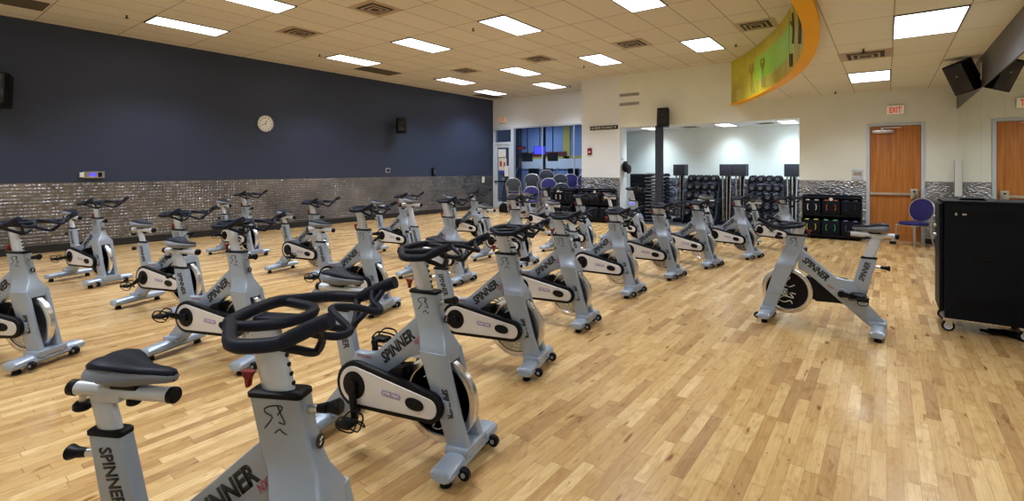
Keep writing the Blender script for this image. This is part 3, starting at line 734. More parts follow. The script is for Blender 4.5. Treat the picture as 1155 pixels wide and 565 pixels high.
def build_bike():
    t = thing('spin_bike', 'x', 'exercise bike')
    m = MB().m(M['paint'])
    # head and crown
    m.loft([rrect(.120, .284, .034, .860), rrect(.145, .302, .034, .76), rrect(.162, .324, .035, .69), rrect(.182, .342, .040, .645), rrect(.203, .362, .066, .60), rrect(.217, .375, .082, .565), rrect(.225, .383, .086, .52)])
    for s in (-1, 1):
        m.loft([rrect(.214, .376, .019, .57, s*.070), rrect(.262, .412, .019, .44, s*.070), rrect(.33, .463, .019, .26, s*.069), rrect(.395, .520, .022, .085, s*.066)])
    # main beam from head to rear stabiliser, with the seat tube rising out of it
    m.prism([(.20, .765), (.165, .60), (.125, .515), (-.10, .320), (-.37, .085), (-.50, .125), (-.345, .300), (-.255, .478+.0), (-.20, .475), (-.124, .487), (-.02, .575)], -.028, .028, 'y', .010, 2)
    m.prism([(-.235, .44), (-.262, .478), (-.318, .700), (-.436, .700), (-.352, .31), (-.30, .33)], -.025, .025, 'y', .012, 2)
    # gusset under the crown
    m.prism([(.19, .70), (.19, .53), (.05, .47), (.02, .55)], -.026, .026, 'y', .01)
    m.lathe([(.045, -.042), (.048, -.036), (.048, .036), (.045, .042)], BB, 'y', 20)
    # side ears of the flywheel axle
    for s in (-1, 1): m.prism([(.27, .335), (.40, .345), (.41, .275), (.27, .275)], s*.088-.006, s*.088+.006, 'y', .004)
    m.build('frame', t)
    # collars
    m = MB().m(M['black']); m.loft([rrect(.117, .287, .037, .855), rrect(.115, .285, .037, .867), rrect(.121, .279, .032, .872)]); m.build('head_collar', t)
    m = MB().m(M['black']); m.loft([rrect(-.439, -.315, .028, .694), rrect(-.440, -.316, .028, .706), rrect(-.434, -.322, .024, .711)]); m.build('seat_collar', t)
    # stabilisers
    def stab(name, x0, x1, front):
        m = MB().m(M['paint'])
        m.loft([[(x, y, z) for x, z in prof] for y, prof in [(yy, [(x0+.014+q, .045), (x0+q*.5, .065), (x0+.008, .094-q*.6), (x0+.025, .107-q), (x1-.025, .107-q), (x1-.006, .090-q*.6), (x1-q*.5, .06), (x1-.012-q, .045)]) for yy, q in ((-.262, .022), (-.250, .006), (-.13, .0), (.13, .0), (.250, .006), (.262, .022))]])
        if front: m.box((x0-.01, -.11, .085), (x1+.004, .11, .128), .012)
        else: m.box((x0-.002, -.06, .085), (x1+.02, .06, .135), .012)
        o = m.build(name, t)
        for s in (-1, 1):
            MB().m(M['black']).lathe([(.024, 0), (.03, .004), (.024, .03), (.012, .046)], ((x0+x1)/2+.0, s*.205, 0), 'z', 16).build('rubber_foot', o)
            if front:
                k = MB().m(M['black']).cyl((x1+.016, s*.16-.016, .05), (x1+.016, s*.16+.016, .05), .031, 20, bev=.006)
                k.m(M['paint']).cyl((x1+.016, s*.16-.019, .05), (x1+.016, s*.16+.019, .05), .012, 10); k.build('transport_wheel', o)
        return o
    stab('front_stabilizer', .392, .512, True); stab('rear_stabilizer', -.508, -.392, False)
    # flywheel
    m = MB().m(M['chrome']); m.lathe([(.184, -.015), (.190, -.021), (.220, -.021), (.226, -.016), (.226, .016), (.220, .021), (.190, .021), (.184, .015), (.184, -.015)], HUB, 'y', 56)
    fw = m.build('flywheel', t)
    MB().m(M['black']).lathe([(.0001, -.016), (.04, -.016), (.05, -.010), (.178, -.010), (.186, -.014), (.186, .014), (.178, .010), (.05, .010), (.04, .016), (.0001, .016)], HUB, 'y', 48).build('flywheel_disc', fw)
    MB().m(M['black']).cyl(HUB + Vector((0, -.10, 0)), HUB + Vector((0, .10, 0)), .018, 14).m(M['metal']).cyl(HUB + Vector((0, .098, 0)), HUB + Vector((0, .106, 0)), .012, 8).build('axle', fw)
    def squiggle(side, y):
        m = MB().m(M['logo_white'])
        for pl in ([(-.10, .10), (-.04, .14), (.03, .13), (-.03, .07), (-.09, .045), (-.02, .05), (.02, .035), (.07, .06)], [(.08, -.03), (.02, -.02), (.06, -.07), (-.02, -.06), (-.07, -.10), (-.02, -.12), (.03, -.10), (.05, -.13)], [(-.02, -.03), (.0, -.05), (-.04, -.055)], [(-.13, .0), (-.11, .04), (-.08, .08)]):
            pts = [(HUB.x - side*p.x, y, HUB.z + p.y) for p in cat([(a, b, 0) for a, b in pl], 4)]
            m.tube(pts, .0055, 4)
        m.build('wheel_emblem', fw)
    squiggle(1, .0115)
    m = MB().m(M['logo_white'])
    for pl in ([(-.045, -.105), (-.02, -.13), (-.035, -.155), (.0, -.160), (.03, -.145), (.05, -.150), (.06, -.13), (.02, -.12)], [(-.10, -.06), (-.085, -.10), (-.075, -.085)], [(-.09, .10), (-.04, .13), (.02, .12), (-.02, .07)], [(.02, .03), (.06, .02), (.09, .05)]):
        m.tube([(HUB.x + p.x, -.0115, HUB.z + p.y) for p in cat([(a, b, 0) for a, b in pl], 4)], .0055, 4)
    m.build('wheel_emblem', fw)
    # chain guard (rider's right) : black rim, silver panel, oval hatch, badge
    def tear(r1, r2, n=14):
        d = HUB - BB; dx, dz = d.x + .0, d.z; L = math.hypot(dx, dz); a0 = math.atan2(dz, dx); be = math.acos((r1-r2)/L); pts = []
        for i in range(n+1):
            a = a0 + be + (2*PI-2*be)*i/n; pts.append((BB.x + r1*math.cos(a), BB.z + r1*math.sin(a)))
        for i in range(n+1):
            a = a0 - be + 2*be*i/n; pts.append((HUB.x + .01 + r2*math.cos(a), HUB.z + r2*math.sin(a)))
        return pts
    g = MB().m(M['black']).prism(tear(.125, .078), -.130, -.092, 'y', .009, 2).build('chain_guard', t)
    MB().m(M['guard']).prism(tear(.100, .052), -.1335, -.128, 'y', .002, 1).build('guard_panel', g)
    m = MB().m(M['black']).lathe([(.0001, -.140), (.060, -.140), (.074, -.136), (.074, -.130)], (BB.x, 0, BB.z), 'y', 32)
    m.build('crank_cover', g)
    mt = Matrix.Translation((.222, 0, .315)) @ Matrix.Rotation(R(6), 4, 'Y')
    MB().m(M['black']).prism([(.056*math.cos(a), .031*math.copysign(abs(math.sin(a))**.8, math.sin(a))) for a in [2*PI*i/20 for i in range(20)]], -.140, -.132, 'y', .002, 1, mtx=mt).build('guard_hatch', g)
    mt = Matrix.Translation((.075, 0, .335)) @ Matrix.Rotation(R(4), 4, 'Y')
    MB().m(M['badge']).prism([(-.056, -.015), (.056, -.015), (.062, 0), (.056, .015), (-.056, .015), (-.062, 0)], -.1345, -.133, 'y', mtx=mt).build('badge_plate', g, smooth=False)
    place_text('badge_lettering', 'STAR TRAC', M['white'], .10, (.075, -.1348, .335), (1, 0, -.07), (.07, 0, 1), g, height=.016, bold=.02)
    MB().m(M['black']).prism([(-.20, .25), (.04, .235), (.095, .30), (.12, .47), (.05, .455), (-.08, .36)], -.092, .012, 'y', .006).build('inner_guard', t)
    # cranks: origin on the axle so that each bike can hold its own crank angle
    for s, nm in ((-1, 'crank_arm'), (1, 'crank_arm')):
        yy = -.150 if s < 0 else .060
        m = MB().m(M['black']).cyl((0, -.012 if s < 0 else -.02, 0), (0, .012, 0), .030, 18, bev=.003)
        m.prism([(-.024, -.004), (.024, -.004), (.016, -.17), (-.016, -.17)], -.010, .009, 'y', .005)
        m.cyl((0, -.012, -.17), (0, .012, -.17), .017, 14)
        c = m.build(nm, t, loc=(BB.x, yy, BB.z))
        p = MB().m(M['black'])
        yo = s*.062
        p.box((-.045, yo-.035, -.012), (.045, yo+.035, .012), .005)
        p.cyl((0, 0, 0), (0, yo, 0), .008, 8)
        p.tube(cat([(-.045, yo-.03, .01), (-.0, yo-.036, .05), (.075, yo-.03, .05), (.105, yo, .03), (.075, yo+.03, .05), (0, yo+.036, .05), (-.045, yo+.03, .01)], 4), .005, 6)
        p.tube(cat([(.045, yo-.03, 0), (.10, yo-.026, -.01), (.105, yo, .03)], 3), .004, 6); p.tube(cat([(.045, yo+.03, 0), (.10, yo+.026, -.01), (.105, yo, .03)], 3), .004, 6)
        p.tube(cat([(-.04, yo-.03, -.01), (-.03, yo, -.045), (.03, yo+.01, -.045), (.04, yo+.03, -.01)], 4), .004, 6)
        p.build('pedal', c, loc=(0, 0, -.17))
    # seat: post, slider, saddle
    base = Vector((-.375, 0, .70))
    m = MB().m(M['post'])
    def oval(c, rx, ry, n=16): return [(c.x + rx*math.cos(2*PI*k/n), c.y + ry*math.sin(2*PI*k/n), c.z) for k in range(n)]
    m.loft([oval(base - ST*.16, .044, .019), oval(base + ST*.20, .044, .019), oval(base + ST*.212, .038, .016)])
    m.build('seat_post', t)
    top = base + ST*.222
    r_ = MB().m(M['post']).cyl(top + Vector((-.125, 0, 0)), top + Vector((.205, 0, 0)), .0225, 18, bev=.002); r_.box(top + Vector((-.04, -.024, -.028)), top + Vector((.045, .024, -.0)), .006)
    rail = r_.build('seat_slider', t)
    for a, b in ((-.155, -.12), (.20, .228)): MB().m(M['black']).cyl(top + Vector((a, 0, 0)), top + Vector((b, 0, 0)), .0245, 16, bev=.006).build('end_cap', rail)
    k = MB().m(M['metal']).cyl(top + Vector((-.11, 0, -.02)), top + Vector((-.11, 0, -.045)), .010, 10).m(M['black']).cyl(top + Vector((-.11, 0, -.042)), top + Vector((-.11, 0, -.068)), .026, 14, bev=.006)
    k.build('slider_knob', rail)
    k = MB().m(M['black']).cyl(top + Vector((.075, 0, -.018)), top + Vector((.075, 0, -.038)), .02, 12, bev=.004).build('slider_stop', rail)
    # saddle
    so = top + Vector((.055, 0, .078))
    secs = [(-.142, .028, .012, .026), (-.137, .052, .019, .040), (-.124, .072, .026, .054), (-.100, .086, .031, .062), (-.068, .088, .030, .064), (-.036, .076, .022, .060), (-.006, .056, .012, .052), (.028, .038, .004, .042), (.066, .029, .001, .035), (.102, .025, -.001, .030), (.124, .020, -.005, .023), (.135, .010, -.011, .012)]
    mt_ = MB().m(M['padding']); bt_ = MB().m(M['saddle_grey'])
    R1 = []; R2 = []
    for x, hw, zt, th in secs:
        q = 13
        R1.append([(so.x+x*.985, so.y + hw*.84*math.cos(PI*k/(q-1)), so.z + zt - .010 + .016*math.sin(PI*k/(q-1))**.7 - .006*math.exp(-((PI*k/(q-1)-PI/2)/.22)**2)*(1 if hw > .03 else 0)) for k in range(q)] + [(so.x+x*.985, so.y - hw*.6, so.z+zt-.022), (so.x+x*.985, so.y + hw*.6, so.z+zt-.022)])
        n = 18
        R2.append([(so.x+x, so.y + hw*math.cos(2*PI*k/n)*(1 if math.sin(2*PI*k/n) > -.3 else .70), so.z + zt - .004 - th*.62 + th*.62*math.copysign(abs(math.sin(2*PI*k/n))**.8, math.sin(2*PI*k/n))) for k in range(n)])
    mt_.loft(R1); bt_.loft(R2)
    bt_.m(M['black']).box(so + Vector((-.08, -.022, -.065)), so + Vector((.01, .022, -.03)), .004)
    sd_ = mt_.build('saddle', t, angle=60)
    bt_.build('saddle_shell', sd_, angle=60)
    # handlebar post and handlebar
    hb = Vector((.20, 0, .86))
    m = MB().m(M['post']); m.loft([oval(hb - HT*.10, .052, .024), oval(hb + HT*.232, .052, .024)])
    m.m(M['black'])
    for i in range(6):
        c = hb + HT*(.03+.028*i) + Vector((.052, 0, .0)); m.cyl(c - Vector((.004, 0, 0)), c + Vector((.002, 0, 0)), .007, 8)
    m.build('handlebar_post', t)
    bz = 1.083
    outer = [(.475, -.205, bz+.064), (.43, -.208, bz+.046), (.365, -.216, bz+.014), (.335, -.226, bz+.004), (.27, -.240, bz), (.235, -.236, bz), (.205, -.214, bz+.002), (.145, -.135, bz+.010), (.118, -.10, bz+.012), (.112, 0, bz+.014)]
    full = outer + [(x, -y, z) for x, y, z in outer[-2::-1]]
    m = MB().m(M['padding']); pts = cat(full, 5); n = len(pts)
    m.tube(pts, .0175, 10, rs=[.0205 if (i < 11 or i >= n-11) else .0185 for i in range(n)])
    hoop = [(.118, -.125, bz+.010), (.17, -.118, bz+.006), (.25, -.085, bz+.006), (.29, -.03, bz+.008), (.29, .03, bz+.008), (.25, .085, bz+.006), (.17, .118, bz+.006), (.118, .125, bz+.010)]
    m.tube(cat(hoop, 5), .0155, 9)
    m.box((.13, -.03, bz-.022), (.25, .03, bz+.004), .008)
    hbar = m.build('handlebar', t, angle=60)
    m = MB().m(M['padding'])
    wave = [(.40, -.205, bz+.035), (.415, -.165, bz+.012), (.455, -.13, bz-.002), (.465, -.085, bz+.0), (.41, -.05, bz+.022), (.365, 0, bz+.032)]
    m.tube(cat(wave + [(x, -y, z) for x, y, z in wave[-2::-1]], 5), .0105, 8)
    m.build('wave_grip', hbar, angle=60)
    m = MB().m(M['padding'])
    low = [(.33, -.225, bz+.002), (.36, -.17, bz-.028), (.375, -.10, bz-.058), (.35, -.03, bz-.035), (.29, 0, bz-.015)]
    m.tube(cat(low + [(x, -y, z) for x, y, z in low[-2::-1]], 5), .0115, 8)
    m.tube(cat([(.44, -.205, bz+.045), (.42, -.15, bz+.0), (.375, -.10, bz-.055)], 5), .009, 8); m.tube(cat([(.44, .205, bz+.045), (.42, .15, bz+.0), (.375, .10, bz-.055)], 5), .009, 8)
    m.build('lower_grip', hbar, angle=60)
    # knobs
    k = MB().m(M['red']); k.prism([(.093, .868), (.103, .868), (.106, .893), (.120, .918), (.076, .918), (.090, .893)], -.010, .010, 'y', .004); k.build('brake_knob', t)
    def pin(nm, p, d, par=None):
        d = Vector(d).normalized(); p = Vector(p)
        k = MB().m(M['metal']).cyl(p, p + d*.035, .013, 10); k.m(M['black']).cyl(p + d*.03, p + d*.065, .012, 12, r2=.016); 
        k.cyl(p + d*.06, p + d*.10, .012, 14, r2=.024); k.cyl(p + d*.10, p + d*.108, .024, 14, r2=.018); k.build(nm, t)
    pin('post_knob', (.288, 0, .815), (1, 0, .15)); pin('seat_knob', (-.425, 0, .625), (-1, 0, -.05))
    # lettering
    ang = math.atan2(.645, .75)
    ca, sa = math.cos(ang), math.sin(ang)
    o = Vector((.045, 0, .543))
    for s in (-1, 1):
        yy = s*.0285
        xd = (ca, 0, sa) if s < 0 else (-ca, 0, -sa)
        nn = Vector((-sa, 0, ca))
        place_text('lettering', 'SPINNER', M['ink'], .265, o + Vector((0, yy, 0)) + nn*.012, xd, nn, t, height=.066, bold=.045, shear=.18)
        place_text('red_lettering', 'NXT', M['red_ink'], .060, o + Vector((.128, yy, .060)) if s < 0 else o + Vector((-.128, yy, -.152)), xd, nn, t, height=.028, bold=.0, shear=.25)
        # seat tube: reads downwards on the right side, upwards on the left
        up_ = ST
        xd = -up_ if s < 0 else up_
        yd = Vector((up_.z, 0, -up_.x)) 
        place_text('tube_lettering', 'SPINNER', M['ink'], .185, (-.345, s*.0255, .575), xd, yd, t, height=.046, bold=.035, shear=.18)
        # rider line figure on the head
        m = MB().m(M['ink'])
        for pl in ([(-.05, -.02), (-.02, .02), (-.045, .035), (-.05, .05), (-.02, .062), (.02, .06), (.0, .03)], [(.0, .062), (.015, .03), (.03, .0), (.005, .004)], [(-.01, -.035), (.01, -.02), (.02, -.03), (.038, -.038)]):
            m.tube([(.215 + p.x*(.8 if s < 0 else -.8), s*.0348, .785 + p.y*.8) for p in cat([(a, b, 0) for a, b in pl], 3)], .0022, 4)
        m.build('head_emblem', t)
    fa = Vector((.135, 0, -.485)).normalized()
    place_text('arm_lettering', 'SPINNER', M['ink'], .15, (.392, -.0905, .33), fa, (-fa.z, 0, fa.x), t, height=.034, bold=.03, shear=.18)
    MB().m(M['ink']).cyl((.327, 0, .725), (.3295, 0, .7255), .02, 16).m(M['logo_white']).tube([(.3305, -.008, .718), (.3305, .004, .722), (.3305, -.004, .73), (.3305, .008, .735)], .002, 4).build('front_badge', t)
    place_text('top_lettering', 'SPINNER', M['red_ink'], .10, (-.19, -.0285, .462), (1, 0, 0), (0, 0, 1), t, height=.014, bold=.0, shear=.2)
    return t

BARP = ('handlebar', 'handlebar_post'); SEATP = ('seat_post', 'seat_slider', 'saddle')
def set_bike(b, x, y, yaw, bar, seat, crank, slide=0.0):
    b.location = (x, y, 0); b.rotation_euler = (0, 0, R(yaw))
    n = 0
    for c in b.children:
        k = c.name.split('.')[0]
        if k in BARP: c.location = HT * bar
        elif k in SEATP: c.location = ST * seat + Vector(((0 if k == 'seat_post' else slide*(1.8 if k == 'saddle' else 1)), 0, 0))
        elif k == 'crank_arm':
            side = c.location.y < 0
            a = R(crank if side else crank + 180); c.rotation_euler = (0, -a, 0)
            for p in c.children: p.rotation_euler = (0, a, 0)
# crank angle: 0 hangs straight down, 90 points forward (right hand crank)
BIKES = [
 ('A',  -1.605, .655, 28.5, 0.0, -.09, 125, 'grey spin bike nearest the camera, seat and handlebar filling the lower left corner'),
 ('B',  -2.17, 1.79, 13.5, 0.0, -.10, 6, 'grey spin bike with hanging pedal, second nearest to the camera'),
 ('L1', -5.62, .66, 29, .0, -.08, 60, 'grey spin bike cut by the left edge of the photo, facing right'),
 ('L2', -8.55, 1.86, 14, -.02, -.07, -80, 'grey spin bike standing closest to the dark wall on the far left'),
 ('L3', -6.26, 2.02, 17, -.05, -.08, -60, 'grey spin bike at left, its saddle showing left of a nearer bike saddle'),
 ('L5', -4.30, 1.74, 20, 0.0, -.08, -95, 'grey spin bike behind the nearest handlebar, its pedal pointing left over the floor'),
 ('L6', -9.12, 4.03, 11, -.02, -.06, -90, 'grey spin bike by the dark wall, half hidden behind a nearer handlebar'),
 ('L7', -6.76, 3.90, 12, -.05, -.12, 60, 'grey spin bike in the middle of the left side, dark wall behind its handlebar'),
 ('L8', -4.68, 3.22, 16, 0.0, -.08, -90, 'grey spin bike behind the long saddle rail in the left centre'),
 ('M1', -6.90, 5.68, 6, -.05, -.07, -60, 'grey spin bike by the far end of the dark wall, its chain guard unobstructed'),
 ('N1', -4.93, 4.78, 9, 0.0, .10, -90, 'grey spin bike with raised saddle, left of the photo centre'),
 ('N2', -6.94, 7.60, 2, -.06, -.07, 120, 'grey spin bike nearest the far corner of the dark wall'),
 ('C',  -2.55, 2.98, 14.5, -.04, -.07, -70, 'grey spin bike third from the camera in the right hand row'),
 ('P',  -4.95, 6.33, 3, -.04, -.09, 100, 'grey spin bike in front of the glass door, third row back'),
 ('D',  -2.76, 4.16, 9, -.03, -.10, -120, 'grey spin bike fourth from the camera in the right hand row'),
 ('E',  -2.88, 5.62, .5, -.10, -.08, -30, 'grey spin bike fifth from the camera in the right hand row'),
 ('F',  -2.79, 6.86, -3, -.10, -.08, -30, 'grey spin bike sixth in the right hand row, below the wall pier'),
 ('G',  -2.58, 8.02, -11, -.11, -.08, -150, 'grey spin bike seventh in the right hand row, in front of the left dumbbell rack'),
 ('H',  -2.23, 9.23, -15, -.08, .02, -150, 'grey spin bike eighth in the right hand row, in front of the right dumbbell rack'),
 ('I',  -1.72, 10.45, -24, -.12, -.07, -60, 'farthest grey spin bike of the right hand row, behind the instructor handlebar'),
 ('Q',  -4.55, 7.75, -2, -.06, -.09, 100, 'grey spin bike in front of the black plate racks near the back wall'),
 ('R',  -6.50, 9.66, -6, -.05, -.08, -90, 'grey spin bike in front of the purple chairs'),
 ('K',  -4.30, 9.55, -14, .02, -.02, 100, 'grey spin bike with blue and white head plate, right of the white pier'),
 ('INS', -.505, 5.60, 178.5, -.135, .0, 95, 'grey instructor spin bike standing alone on the open floor, facing the others'),
]
proto = build_bike()
for i, (key, x, y, yaw, bar, seat, crank, lb) in enumerate(BIKES):
    b = proto if i == len(BIKES)-1 else copy_tree(proto)
    set_bike(b, x, y, yaw, bar, seat, crank, .045 if key == 'A' else 0.0)
    b['label'] = lb; b['group'] = 'spin bikes in rows on the studio floor'
    if key == 'K':
        k = MB().m(M['white']).box((.145, -.0405, .775), (.265, -.034, .845), .003).m(M['screen_blue']).box((.16, -.042, .79), (.245, -.040, .83)); k.build('head_plate', b)
# ================================================================== BLACK AV CABINET
t = thing('rolling_cabinet', 'large black metal equipment cabinet on casters against the mirror', 'cabinet', (.42, 6.12, 0), 0)
W_, D_ = .66, .56
m = MB().m(M['cab']).box((.012, 0, .125), (W_, D_, 1.20), .006)
m.box((-.004, -.008, 1.195), (W_+.004, D_+.01, 1.222), .005)
m.build('cabinet_body', t)
MB().m(M['cab']).box((-.022, .05, .17), (.006, D_+.02, 1.19), .005).build('cabinet_door', t)
MB().m(M['metal']).cyl((-.022, .40, .86), (-.045, .40, .86), .018, 12).build('door_lock', t); MB().m(M['off_white']).cyl((-.022, .42, .95), (-.04, .42, .95), .016, 12).build('door_key_tag', t)
m = MB().m(M['black_gloss'])
for z0 in (1.02, .22):
    m = MB().m(M['black_gloss'])
    for i in range(5): m.box((.10, -.004, z0 + i*.024), (.48, .002, z0 + i*.024 + .010), .001)
    m.build('vent_slots', t)
m = MB().m(M['black_gloss']).box((.22, -.006, .66), (.37, .002, .73), .004).m(M['black']).tube([(.235, -.004, .70), (.24, -.02, .70), (.35, -.02, .70), (.355, -.004, .70)], .005, 8); m.build('recessed_handle', t)
MB().m(M['metal']).box((.085, -.005, 1.085), (.10, .0, 1.11), .002).box((.135, -.005, 1.09), (.165, 0, 1.105), .002).build('latch_plate', t)
for x, y in ((.05, .04), (W_-.10, .04), (.05, D_-.05), (W_-.10, D_-.05)):
    k = MB().m(M['metal']).box((x-.045, y-.03, .100), (x+.045, y+.03, .126), .004).box((x-.03, y-.026, .05), (x+.02, y-.020, .10)).box((x-.03, y+.020, .05), (x+.02, y+.026, .10))
    c = k.build('caster', t)
    MB().m(M['black']).cyl((x-.01, y-.017, .05), (x-.01, y+.017, .05), .05, 20, bev=.008).m(M['frame_grey']).cyl((x-.01, y-.021, .05), (x-.01, y+.021, .05), .032, 16).build('caster_wheel', c)
pts = cat([(.70, 6.30, .018), (.78, 6.22, .03), (.85, 6.27, .05), (.93, 6.2, .03), (.99, 6.3, .018), (.88, 6.38, .016), (.76, 6.36, .016), (.84, 6.3, .02), (.97, 6.22, .016)], 6)
tag(MB().m(M['black']).tube(pts, .014, 7).build('power_cable'), 'coiled black cables on the floor under the rolling cabinet', 'cable')
t = thing('remote_tray', 'low dark tray lying on top of the rolling cabinet', 'tray', (.62, 6.34, 1.223)); MB().m(M['cab']).prism([(-.08, .0), (.12, .0), (.09, .022), (-.06, .022)], -.1, .1, 'y', .004).build('tray_body', t)

# ================================================================== BANQUET CHAIRS
def build_chair():
    t = thing('banquet_chair', 'x', 'chair')
    m = MB().m(M['purple'])
    m.loft([[(x, y, z) for x, y, z in ring] for ring in [[((.20*s_ - .00)*math.copysign(abs(math.cos(a))**.6, math.cos(a)), .20*s_*math.copysign(abs(math.sin(a))**.6, math.sin(a)), z) for a in [2*PI*k/24 for k in range(24)]] for s_, z in ((.97, .415), (1.02, .43), (1.02, .455), (.94, .475), (.6, .482))]])
    m.build('seat', t)
    mt = Matrix.Translation((-.185, 0, .705)) @ Matrix.Rotation(R(-9), 4, 'Y')
    # oval back: front purple, rear slate
    ov = [( .235*math.copysign(abs(math.cos(a))**.85, math.cos(a)), .215*math.sin(a)) for a in [2*PI*k/28 for k in range(28)]]
    m = MB().m(M['purple']).prism(ov, 0.0, .022, 'x', .008, mtx=mt); bk = m.build('backrest', t)
    MB().m(M['slate_fabric']).prism([(a*.98, b*.98) for a, b in ov], -.016, -.001, 'x', .004, mtx=mt).build('back_cover', bk)
    m = MB().m(M['chair_metal']); m.tube([mt @ Vector((0, a*1.06, b*1.05)) for a, b in ov], .0115, 8, closed=True); m.build('back_rim', bk)
    m = MB().m(M['chair_metal']); m.tube([(-.19, -.18, .41), (.18, -.19, .41), (.18, .19, .41), (-.19, .18, .41)], .012, 8, closed=True); m.build('seat_frame', t)
    for s in (-1, 1):
        MB().m(M['chair_metal']).tube(cat([(.18, s*.19, .42), (.19, s*.195, .2), (.205, s*.20, .0)], 3), .0125, 8).build('leg', t)
        MB().m(M['chair_metal']).tube(cat([tuple(mt @ Vector((0, s*.19, .0))), (-.19, s*.185, .50), (-.185, s*.185, .40), (-.20, s*.19, .2), (-.24, s*.20, .0)], 3), .0125, 8).build('leg', t)
    return t
ch0 = build_chair()
ch0.location = (.42, 12.45, 0); ch0.rotation_euler = (0, 0, R(226)); ch0['label'] = 'single purple banquet chair beside the brown exit door'
CH = [ # x, y, count in stack, front facing the studio (True) or the window, phrase
 (-9.93, 14.32, 4, True, 'purple stack nearest the glass door'),
 (-9.52, 13.82, 4, False, 'dark backed stack left of the tallest'),
 (-9.28, 14.40, 5, False, 'tallest dark backed stack against the glass'),
 (-8.78, 14.40, 4, False, 'dark backed stack right of the tallest one'),
 (-8.35, 14.35, 4, True, 'purple stack near the white pier'),
 (-7.85, 14.35, 4, True, 'purple stack half hidden by the pier'),
 (-9.95, 13.3, 3, False, 'dark backed front stack nearest the glass door'),
 (-9.20, 13.15, 1, True, 'single low purple banquet chair in front of the stacks'),
 (-8.75, 13.55, 3, True, 'purple stack in the front row of the stacks'),
 (-8.15, 13.4, 2, False, 'dark backed pair beside the black plate rack'),
]
gch = 'purple banquet chairs stacked in front of the gym window'
for x, y, n, fr, ph in CH:
    for k in range(n):
        c = copy_tree(ch0); c.location = (x, y - (.02 if fr else .05)*k, .135*k); c.rotation_euler = (0, 0, R(-58 if fr else 125) + random.uniform(-.10, .10))
        pos_ = '' if n == 1 else (', topmost chair' if k == n-1 else (', bottom chair' if k == 0 else ', chair %s from the bottom' % ['', 'second', 'third', 'fourth'][k]))
        c['label'] = ('chair in ' if n > 1 else '') + ph + pos_.replace(', chair', ',').replace('topmost chair', 'topmost').replace('bottom chair', 'bottom'); c['group'] = gch
tag(MB().m(M['black']).prism([(-.2, 0), (.2, 0), (.22, .16), (.15, .30), (-.14, .32), (-.22, .18)], -.16, .16, 'y', .05).tube(cat([(-.1, 0, .3), (-.06, 0, .36), (.06, 0, .36), (.1, 0, .3)], 4), .012, 6).build('sports_bag', loc=(-10.55, 13.55, 0), rot=(0, 0, .5)), 'black sports bag on the floor in front of the glass door', 'bag')

# ================================================================== PLATE RACKS
def plate_rack(loc, rz, label, spec, wd=1.06):
    t = thing('plate_rack', label, 'weight rack', loc, rz, None)
    h = wd/2
    m = MB().m(M['black'])
    m.box((-h, -.18, .04), (h, .22, .09), .008)
    for s in (-1, 1):
        m.prism([(-.24, .04), (.20, .04), (.20, .90), (.10, .94), (-.05, .90), (-.10, .52), (-.24, .44)], s*h-.015, s*h+.015, 'x', .006)
    m.box((-h, .14, .1), (h, .2, .9), .004)
    m.build('rack_frame', t)
    MB().m(M['cab']).box((-h+.02, -.07, .86), (h-.02, .14, .90), .01).tube([(-h, -.02, .93), (h, -.02, .93)], .022, 10).build('rack_top_rail', t)
    MB().m(M['black']).box((-h+.02, -.22, .06), (h-.02, .12, .10), .004).build('lower_tray', t); MB().m(M['black']).box((-h+.02, -.10, .48), (h-.02, .12, .52), .004).build('upper_tray', t)
    for (cx, cz) in ((-h*.9, .02), (h*.9, .02)): MB().m(M['black']).cyl((cx, -.12, .02), (cx, -.08, .02), .02, 12).build('foot', t)
    MB().m(M['off_white']).cyl((0, -.108, .855), (0, -.100, .855), .035, 20).build('rack_badge', t)
    row = 0
    for zi, cols in enumerate(spec):
        for j, cn in enumerate(cols):
            cx = -h + wd*(j+.5)/3.0; z0 = .525 if zi == 0 else .105; y0 = -.085 if zi == 0 else -.20
            mtx = Matrix.Rotation(rz, 4, 'Z')
            nm = {'c_white': 'white', 'c_orange': 'orange', 'c_dark': 'black', 'c_yellow': 'yellow', 'c_green': 'green', 'c_violet': 'violet', 'c_red': 'red'}[cn]
            for q in range(2):
                px_ = cx; py_ = y0 + q*.07
                w0 = Vector(loc) + mtx @ Vector((px_, py_, 0))
                p = thing('weight_plate', '%s %s-gripped plate, %s of the %s shelf, %s' % ('front' if q == 0 else 'rear', nm, ['left end', 'middle', 'right end'][j], ['upper', 'lower'][zi], 'rack by the brown door' if 'brown door' in label else ('rack before the white pier' if 'front of' in label else 'rack beside the chairs')), 'weight plate', (w0.x, w0.y, z0), rz, 'plates stored in the black racks')
                mm = MB().m(M['cab']).prism([(-.165, .0), (.165, .0), (.165, .30), (-.165, .30)], -.022, .022, 'y', .018)
                mm.build('plate_body', p)
                for s in (-1, 1):
                    g = MB().m(M[cn]); g.tube([(s*(.060 + .024*math.cos(a)), -.024, .15 + .070*math.sin(a)) for a in [R(-70 + 140*i/10) for i in range(11)]], .015, 6, sy=.5); g.tube([(s*.12, 0, .302), (s*.05, 0, .302)], .012, 6); g.build('hand_grip', p)
    return t
plate_rack((-.955, 12.76, 0), 0, 'black weight plate rack standing left of the brown door', [['c_white', 'c_orange', 'c_dark'], ['c_yellow', 'c_green', 'c_violet']])
plate_rack((-6.62, 12.72, 0), R(4), 'black weight plate rack in front of the white pier', [['c_dark', 'c_dark', 'c_orange'], ['c_dark', 'c_dark', 'c_dark']])
plate_rack((-7.75, 12.62, 0), R(-6), 'black weight plate rack left of the pier, between pier and chairs', [['c_dark', 'c_white', 'c_dark'], ['c_dark', 'c_dark', 'c_dark']])
ord_ = ['bottom', 'second', 'third', 'fourth', 'fifth', 'sixth', 'seventh', 'eighth', 'ninth', 'tenth', 'eleventh', 'topmost']
